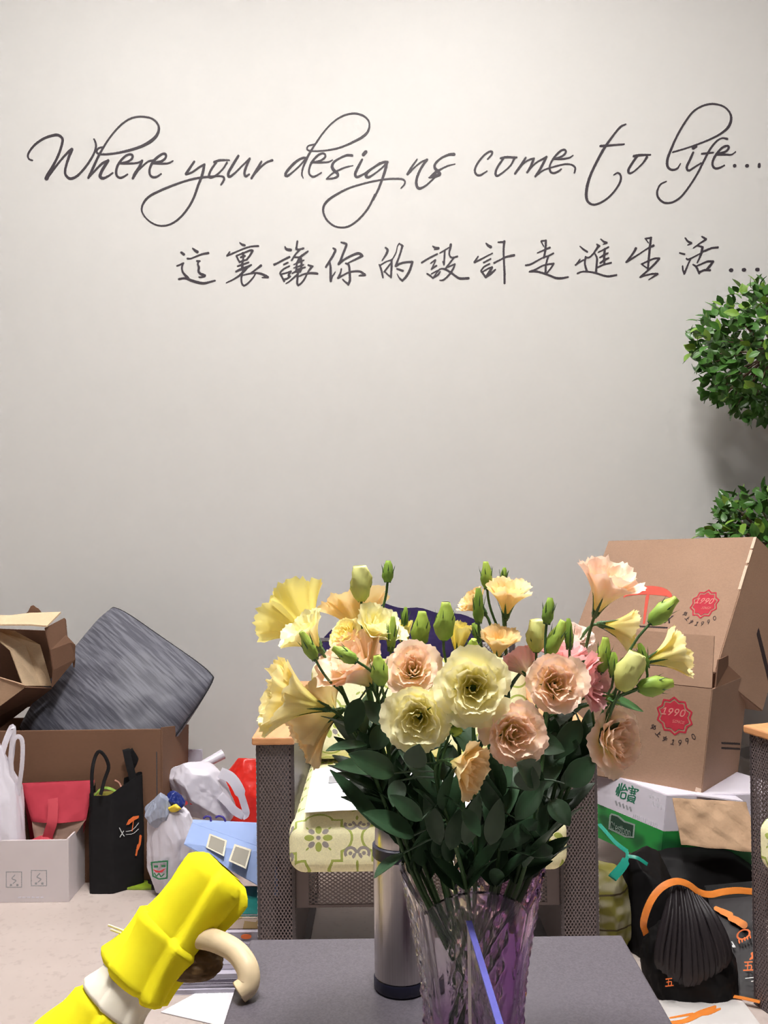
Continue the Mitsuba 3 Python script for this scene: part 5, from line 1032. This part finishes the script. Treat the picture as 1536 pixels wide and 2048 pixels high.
# middle carton with raised flap
mc = thing("carton", "open tan carton with raised flap and red seal in the middle of the right pile", "box")
mB, mT = at(1402, 1588, 2.64), at(1424, 1378, 2.62)
ml = V(-.385, .32, 0); mr = V(.64, .77, 0) * .30
updir = mT - mB
obj("front_panel", plate(mB + ml, mB, mT, mT + ml, .005), FK, mc)
obj("side_panel", plate(mB, mB + mr, mT + mr, mT, .005), FK, mc)
obj("back_panel", plate(mB + ml + mr, mB + mr, mT + mr, mT + ml + mr, .005), FK, mc)
obj("side_panel", plate(mB + ml, mB + ml + mr, mT + ml + mr, mT + ml, .005), FK, mc)
obj("bottom_panel", plate(mB, mB + ml, mB + ml + mr, mB + mr, .005), FK, mc)
fl0, fl1 = at(1429, 1272, 2.64), None
fu = fl0 - mT
obj("front_flap", plate(mT + ml + V(0, 0, .002), mT + V(0, 0, .002), mT + fu, mT + ml + fu * 1.02, .004), FK, mc, label="raised front flap")
obj("side_flap", plate(mT + V(.002, .002, 0), mT + mr, mT + mr + V(.075, -.02, .055), mT + V(.07, -.03, .065), .004) if False else plate(mT + mr * .08, mT + mr * .92, mT + mr * .92 + V(-.02, .02, .07), mT + mr * .08 + V(.02, .03, .075), .004), "kraft_shaded", mc, label="reddish brown inner flap")
nm = unit(np.cross(ml, updir)); nm = nm if nm[1] < 0 else -nm
so = ray_plane(1349, 1432, mT + nm * .003, nm)
seal(mc, so, unit(-ml), unit(updir), .057)
nr = unit(np.cross(mr, updir)); nr = nr if nr[1] < 0 else -nr
dec(mc, "side_print", cat_([plate(*[ray_plane(x, y, mT + nr * .003, nr) for x, y in q], .0006) for q in ([(1443, 1484), (1480, 1486), (1480, 1490), (1443, 1488)], [(1443, 1494), (1480, 1496), (1480, 1500), (1443, 1498)])]), np.eye(4), "print_char")
obj("tape", plate(*[ray_plane(x, y, mT + nm * .003, nm) for x, y in ((1390, 1582), (1402, 1586), (1403, 1578), (1392, 1574))], .0008), "tape_clear", mc)

# water carton, white over green
mat("card_gloss_white", (.66, .62, .70), .4, .4)
def f_wgreen(p, n, uv): return mix((.012, .10, .03), (.02, .26, .05), smoothstep(.45, .6, fbm(p.x * 9 + p.z * 6, p.y * 9, p.z * 7 - p.x * 5)))
mat("card_green", pc(f_wgreen), .4, .4)
wt = thing("water_carton", "white and green bottled water carton with green Chinese lettering beneath the tan carton", "box")
wT, wB = at(1334, 1591, 2.62), at(1321, 1733, 2.625)
wl = at(1192, 1539, 2.895) - wT; wl[2] += 0.0; wl = wl * 1.15
wr = V(.40, .02, -.005)
wd = wB - wT
kf = .50
obj("front_panel", plate(wT + wd * kf + wl, wT + wd * kf, wT, wT + wl, .004), "card_gloss_white", wt, label="white upper band")
obj("front_panel", plate(wB + wl, wB, wT + wd * kf, wT + wd * kf + wl, .004), "card_green", wt, label="green lower band")
obj("side_panel", plate(wT + wd * kf, wT + wd * kf + wr, wT + wr, wT, .004), "card_gloss_white", wt)
obj("side_panel", plate(wB, wB + wr, wT + wd * kf + wr, wT + wd * kf, .004), "card_green", wt)
obj("top_panel", plate(wT + wl, wT, wT + wr, wT + wl + wr, .004), "card_gloss_white", wt)
obj("back_panel", plate(wB + wl + wr, wB + wr, wT + wr, wT + wl + wr, .004), "card_green", wt)
tf0, tf1 = at(1400, 1583, 2.60), at(1484, 1600, 2.58)
obj("torn_flap", plate(at(1392, 1591, 2.60), at(1486, 1603, 2.57), at(1470, 1592, 2.64), at(1395, 1583, 2.66), .004), "card_gloss_white", wt, label="white torn flap")
mat("kraft_ripped", f_kraft((.42, .265, .165), (.56, .375, .24), 4), .75, .2, bump=lambda p, n, uv: fbm(p.x * 40, p.y * 40, p.z * 40), bscale=.004)
kk = [at(1345, 1596, 2.56), at(1492, 1604, 2.55), at(1522, 1706, 2.48), at(1363, 1690, 2.52)]
gk = quadgrid(*kk, 12, 14); gk[..., 1] += .006 * np.sin(np.linspace(0, 9, 12))[:, None] * np.sin(np.linspace(0, 14, 14))[None] + .004 * (rng.random((12, 14)) - .5)
obj("inner_flap", sheet(gk, .004), "kraft_ripped", wt, True, label="torn open brown flap with dents")
nw = unit(np.cross(wl, wd)); nw = nw if nw[1] < 0 else -nw
def wp(name, poly, m, lift=.0024):
    mm = extr(poly, 1.0); v = np.array(mm.vertices)
    obj(name, tm(np.array([ray_plane(a, b, wT + nw * lift, nw) for a, b in v[:, :2]]) + nw * .0005 * v[:, 2:], mm.faces[:, ::-1]), m, wt)
def Z7(strokes, w): return unary_union([stroke_poly([(1160 + x / 7.68, 1520 + y / 7.68) for x, y in p], w / 7.68) for p in strokes])
mat("print_water_green", (.015, .15, .085), .5, .3)
wp("character", Z7([[(605, 370), (590, 470), (560, 530)], [(580, 420), (555, 490)], [(645, 360), (615, 470), (585, 550)], [(660, 430), (640, 470)], [(690, 380), (650, 455), (715, 455)], [(700, 415), (725, 470)], [(640, 500), (625, 575), (690, 590), (705, 515), (640, 500)]], 20), "print_water_green")
wp("character", Z7([[(800, 400), (815, 425)], [(755, 420), (750, 450)], [(755, 430), (890, 455), (880, 485)], [(775, 470), (860, 490)], [(770, 500), (850, 520)], [(800, 450), (790, 520)], [(845, 460), (830, 530)], [(745, 540), (735, 610), (820, 640), (845, 560), (745, 540)], [(745, 570), (835, 590)], [(740, 595), (825, 615)], [(760, 620), (725, 630)], [(800, 630), (830, 665)]], 16), "print_water_green")
wp("small_print", unary_union([Z7([[(550 + i * 55, 635 + i * 23), (565 + i * 55, 685 + i * 23)]], 26) for i in range(5)]), "ink_grey")
wp("small_print", unary_union([Z7([[(1075 + i * 42, 545 + i * 16), (1080 + i * 42, 575 + i * 16)]], 16) for i in range(4)] + [Z7([[(1130 + i * 55, 650 + i * 22), (1140 + i * 52, 700 + i * 24)]], 22) for i in range(3)]), "ink_light")
wp("small_print", unary_union([Z7([[(820 + i * 30, 830 + i * 13), (815 + i * 30, 880 + i * 13)]], 11) for i in range(13)]), "ink_light")
lab = Polygon([(1160 + x / 7.68, 1520 + y / 7.68) for x, y in [(455, 850), (480, 815), (590, 850), (690, 935), (850, 985), (830, 1200), (700, 1190), (560, 1120), (435, 1060)]])
mat("print_label_dark", (.012, .05, .03), .4, .4); mat("print_label_grey", (.25, .33, .28), .5, .3)
wp("emblem_frame", lab.difference(lab.buffer(-3.2)), "print_label_grey", .0026)
wp("emblem", lab.buffer(-3.2), "print_label_dark", .0026)
tt_ = text("C'estbon", 1.0)
k_ = frame(ray_plane(1241, 1666, wT + nw * .0035, nw), ray_plane(1262, 1674, wT, nw) - ray_plane(1222, 1658, wT, nw), V(0, 0, 1)); tt_.vertices *= V(.0155, .024, 1)
dec(wt, "word_print", tt_, k_, "print_label_grey")

# ------------------------------------------------------------------ right: black bags and straps
mat("fabric_black", pc(lambda p, n, uv: mix((.0045, .004, .0045), (.008, .0072, .008), fbm(p.x * 30, p.y * 30, p.z * 30))), .6, .15)
mat("fabric_dark", (.016, .0125, .015), .5, .3); mat("strap_orange", pc(lambda p, n, uv: mix((.62, .17, .025), (.74, .24, .045), fbm(p.x * 40, p.y * 40, p.z * 40))), .45, .4); mat("ribbon_teal", (.015, .26, .19), .4, .4)
heap = film_bag("black_bag", "large slack black fabric bag on the floor beneath the water carton", at(1372, 1815, 2.62), (.27, .13, .16), 61, .002, None, .10, m="fabric_black")
hb = film_bag("black_bag", "dark bag squeezed between armchair and the bundle of black umbrellas", at(1292, 1850, 2.42), (.075, .12, .20), 62, .002, None, .10, m="fabric_black")
mat("cushion_stripe", pc(lambda p, n, uv: mix(mix((.20, .18, .04), (.34, .31, .20), smoothstep(.3, .7, noise(p.x * 40, p.y * 20, p.z * 55))), (.08, .06, .03), smoothstep(.97, 1.0, dr.cos(p.z * 75 + .3)))), .8, .2)
yc = film_bag("striped_bag", "yellow-green striped cloth bundle wedged between the armchair and the black bags", at(1205, 1822, 2.36), (.072, .06, .12), 63, .002, None, .07, m="cushion_stripe")
labels["striped_bag"]["category"] = "cloth"
tr = thing("ribbon", "teal green ribbon hanging over the black bags below the water carton", "ribbon")
obj("loop", ribbon(spline([at(1198, 1648, 2.56), at(1212, 1664, 2.50), at(1232, 1686, 2.42), at(1254, 1703, 2.36)], 6), .011, .0012, (0, -1, .3)), "ribbon_teal", tr, True)
obj("tail", ribbon(spline([at(1254, 1702, 2.36), at(1254, 1716, 2.33), at(1244, 1734, 2.30), at(1228, 1752, 2.28), at(1224, 1757, 2.28)], 6), [.009] * 8 + [.022] * 17, .0012, (0, -1, .3)), "ribbon_teal", tr, True)
obj("tail", ribbon(spline([at(1254, 1712, 2.34), at(1275, 1716, 2.33), at(1295, 1729, 2.33)], 6), .009, .0012, (0, -.8, .6)), "ribbon_teal", tr, True)

def at8(px, py, Y): return at(px, py, Y - .08)
ub_ = thing("umbrella_bag", "open black bag holding folded black umbrellas, with an orange strap, in front of the pile", "bag")
obj("body", blob(at8(1376, 1945, 2.27), (.104, .105, .115), 71, .10, 2.2, .8, 5, .003, .5), "fabric_black", ub_, True)
obj("orange_strap", ribbon(spline([at8(1292, 1868, 2.20), at8(1287, 1845, 2.19), at8(1300, 1805, 2.19), at8(1322, 1776, 2.20), at8(1350, 1763, 2.21), at8(1375, 1768, 2.22), at8(1398, 1784, 2.23), at8(1420, 1789, 2.24), at8(1445, 1784, 2.26), at8(1475, 1781, 2.28), at8(1512, 1784, 2.30)], 6), .0155, .0018, (0, -.75, .6)), "strap_orange", ub_, True, label="orange carrying strap")
pl5 = V(0, at8(1376, 1945, 2.27)[1] - .105, 0)
wu = [([(-.5, .55), (.5, .6)], .16), ([(-.05, .6), (-.15, -.5)], .15), ([(-.4, .08), (.38, .12), (.32, -.5)], .15), ([(-.65, -.52), (.65, -.48)], .17)]
def wu_poly(s): return unary_union([stroke_poly([(x * s, y * s) for x, y in p], w * s) for p, w in wu])
dec(ub_, "character", wu_poly(.0135), frame(at8(1338, 1965, 2.155), (1, .12, .0), (0, .2, 1)), "print_orange", .0008)
# the folded umbrellas: each one its own thing
NTH = ['leftmost', 'second from the left', 'third from the left', 'fourth from the left', 'fifth from the left', 'sixth from the left', 'middle one', 'sixth from the right', 'fifth from the right', 'fourth from the right', 'third from the right', 'second from the right', 'rightmost']
apex = at8(1365, 1775, 2.23)
for i in range(13):
    u = i / 12; bxp = 1322 + 128 * u; byp = 1905 + 26 * math.sin(u * 3.1) - 22 * abs(u - .4); r_ = np.random.default_rng(200 + i)
    a = at8(1346 + 52 * u ** 1.2, 1772 + 34 * max(0, u - .4), 2.215 + .02 * r_.random()); b = at8(bxp, byp, 2.15 + .03 * abs(u - .5) + .012 * r_.random())
    md = (a + b) / 2 + V(0, -.012, .012)
    pth = spline([a, md, b, b + V(.0, .01, -.05)], 7)
    rr_ = np.interp(np.linspace(0, 1, len(pth)), [0, .12, .5, .85, 1], [.004, .0075, .0115, .012, .006])
    ang = np.arange(16) * 2 * np.pi / 16
    t_, a_, b_ = frames(pth)
    R_ = [p + np.outer(r0 * (1 + .28 * np.cos(ang * 4 + k * .15)) * np.cos(ang), a_[k]) + np.outer(r0 * (1 + .28 * np.cos(ang * 4 + k * .15)) * np.sin(ang), b_[k]) for k, (p, r0) in enumerate(zip(pth, rr_))]
    solo("folded_umbrella", loft(R_), "fabric_dark", f"slim folded black umbrella under the orange strap, {NTH[i]} of the row", "umbrella", "folded black umbrellas under the orange strap", smooth=60)

gt = thing("grey_tote", "dark grey tote bag with orange umbrella print standing behind the second armchair leg", "bag")
q = [at(1418, 1800, 2.36), at(1530, 1790, 2.30), at(1530, 1998, 2.12), at(1452, 1992, 2.135)]
gg = quadgrid(*q, 14, 10); gg[..., 1] += .012 * (meshkit.fbm(gg * 12, 3, 4) - .5)
obj("front_panel", sheet(gg, .003), "fabric_dark", gt, True)
obj("back_panel", plate(q[0] + V(.02, .09, 0), q[1] + V(.02, .09, 0), q[2] + V(0, .12, 0), q[3] + V(0, .12, 0), .003), "fabric_black", gt)
obj("side_panel", plate(q[0] + V(.02, .09, 0), q[0], q[3], q[3] + V(0, .12, 0), .003), "fabric_black", gt)
ng = unit(np.cross(q[1] - q[0], q[3] - q[0])); ng = ng if ng[1] < 0 else -ng
def gp(name, poly, m, lift=.009, label=None):
    mm = extr(poly, 1.0); v = np.array(mm.vertices)
    obj(name, tm(np.array([ray_plane(a, b, q[0] + ng * lift, ng) for a, b in v[:, :2]]) + ng * .0006 * v[:, 2:], mm.faces[:, ::-1]), m, gt, label=label)
gp("strap_print", unary_union([stroke_poly([(1432, 1817), (1447, 1824)], [9, 11]), stroke_poly([(1444, 1823), (1460, 1830)], [12, 13]), stroke_poly([(1462, 1836), (1474, 1841)], [13, 14]), stroke_poly([(1477, 1843), (1488, 1850)], [14, 15])]), "strap_orange", label="broken orange band")
ring_ = Point(0, 0).buffer(1).difference(Point(0, 0).buffer(.72)); ring_ = shapely.affinity.translate(shapely.affinity.rotate(shapely.affinity.scale(ring_, 15, 10), -25), 1487, 1869)
teeth = unary_union([stroke_poly([(1478 + i * 5.5, 1881 - i * 2.6), (1479 + i * 5.5, 1886 - i * 2.6)], 3) for i in range(5)])
gp("round_print", unary_union([ring_, teeth]), "print_orange")
gp("character", unary_union([stroke_poly([(1497 + x * 15, 1933 - y * 15) for x, y in p], w * 15) for p, w in wu] + [stroke_poly([(1505, 1908), (1507, 1913), (1500, 1919)], [7, 7, 3])]), "print_orange")
gp("small_print", unary_union([stroke_poly([(1464, 1884), (1470, 1894)], 2.5), Point(1467, 1892).buffer(3), stroke_poly([(1491, 1957), (1508, 1955)], 2), stroke_poly([(1503, 1963), (1509, 1962)], 2)]), "print_white")

# white bag with orange print lying on the floor
wf = thing("flat_bag", "white paper bag with orange stripes lying flat on the floor at the lower right", "bag")
fq = [flo(1322, 2070), flo(1530, 2070), flo(1530, 2010), flo(1330, 2010)]
mat("paper_bright", (.58, .55, .54), .5, .3)
obj("body", rbox(fq[0][0], fq[1][0], fq[0][1], fq[3][1], .0005, .012, .003), "paper_bright", wf)
def fp(poly):
    mm = extr(poly, 1.0); v = np.array(mm.vertices); return tm(np.array([flo(a, b, .0122) for a, b in v[:, :2]]) + V(0, 0, .0006) * v[:, 2:], mm.faces[:, ::-1])
obj("orange_stripe", cat_([fp(stroke_poly([(1336, 2046), (1370, 2042), (1398, 2028), (1430, 2014)], [5, 9, 12, 6])), fp(stroke_poly([(1385, 2030), (1415, 2026), (1440, 2018)], [4, 9, 4])), fp(stroke_poly([(1340, 2036), (1385, 2028)], [3, 5]))]), "strap_orange", wf, label="orange printed stripes")
obj("strap", ribbon(spline([flo(1462, 1992, .016), flo(1490, 1997, .016), flo(1520, 2004, .016)], 4), .012, .002, (0, 0, 1)), "strap_orange", wf, True)

# ------------------------------------------------------------------ topiary
mat("topiary_leaf", pc(lambda p, n, uv: mix((.028, .085, .016), (.06, .155, .025), noise(p.x * 40, p.y * 40, p.z * 40))), .32, .5)
mat("topiary_young", (.13, .24, .03), .35, .45)
mat("bark", pc(lambda p, n, uv: mix((.10, .065, .04), (.17, .12, .08), fbm(p.x * 60, p.y * 60, p.z * 12))), .8, .2)
mat("pot_clay", (.35, .33, .32), .6, .3)
tp_ = thing("topiary_tree", "green topiary tree with clipped leaf balls at the right edge behind the cartons", "plant")
PXc = 1.335
Bc = [(at(1547, 706, 3.14), .262), (at(1550, 1098, 3.16), .235)]
PY = 3.15; PXc = Bc[0][0][0]
obj("trunk", tube(spline([(PXc + .02, PY, .25), (PXc + .015, PY, .7), (PXc + .02, PY + .01, 1.2), (PXc, PY, 1.75)], 8), [.022] * 17 + [.016] * 8, 10), "bark", tp_, True)
obj("pot", lathe([(0, .0005), (.13, .0005), (.16, .26), (.172, .265), (.172, .29), (.150, .29), (.145, .25), (0, .245)], 40, (PXc + .02, PY, 0)), "pot_clay", tp_, 40)
cand, rest, young = [], [], []
for bi, (c, R) in enumerate(Bc):
    r_ = np.random.default_rng(300 + bi); N = 1500 if bi == 0 else 1100
    for i in range(N):
        d = unit(r_.normal(size=3)); s = R * (1 - .42 * r_.random() ** 1.6) * (1 + .07 * math.sin(d[0] * 5 + bi) * math.sin(d[2] * 6))
        if i % 22 == 0: s *= 1.07
        base = c + d * s * V(1, 1, .88)
        if base[1] > WALL - .03: continue
        dirn = unit(d * .8 + r_.normal(size=3) * .55 + V(0, 0, .15)); L = r_.uniform(.034, .054)
        lm = leaf_mesh(base, dirn, unit(d + V(0, -.1, .7) + r_.normal(size=3) * .5), L, L * r_.uniform(.50, .62), r_.uniform(0, .25), .18, 5)
        yg = r_.random() < (.28 if d[2] > 0 else .12) and s > R * .85
        px = 768 + FPX * base[0] / base[1]
        vis = d[1] < .25 and s > R * .80 and px < 1545
        (cand if vis else rest).append((s / R - d[1] * .2, lm, yg))
cand.sort(key=lambda x: -x[0])
for s, lm, yg in cand[:295]: obj("leaf", lm, "topiary_young" if yg else "topiary_leaf", tp_, True)
rest += cand[295:]
obj("foliage", cat_([lm for s, lm, yg in rest if not yg]), "topiary_leaf", tp_, True, kind="stuff")
yl = [lm for s, lm, yg in rest if yg]
if yl: obj("young_foliage", cat_(yl), "topiary_young", tp_, True, kind="stuff")
tw = []
for c, R in Bc:
    r_ = np.random.default_rng(5)
    for i in range(60):
        d = unit(r_.normal(size=3)); tw.append(tube([c + d * .02, c + d * R * .5 + V(0, 0, .01), c + d * R * .86], [.004, .003, .0015], 5))
obj("twig", cat_(tw), "bark", tp_, True, kind="stuff")
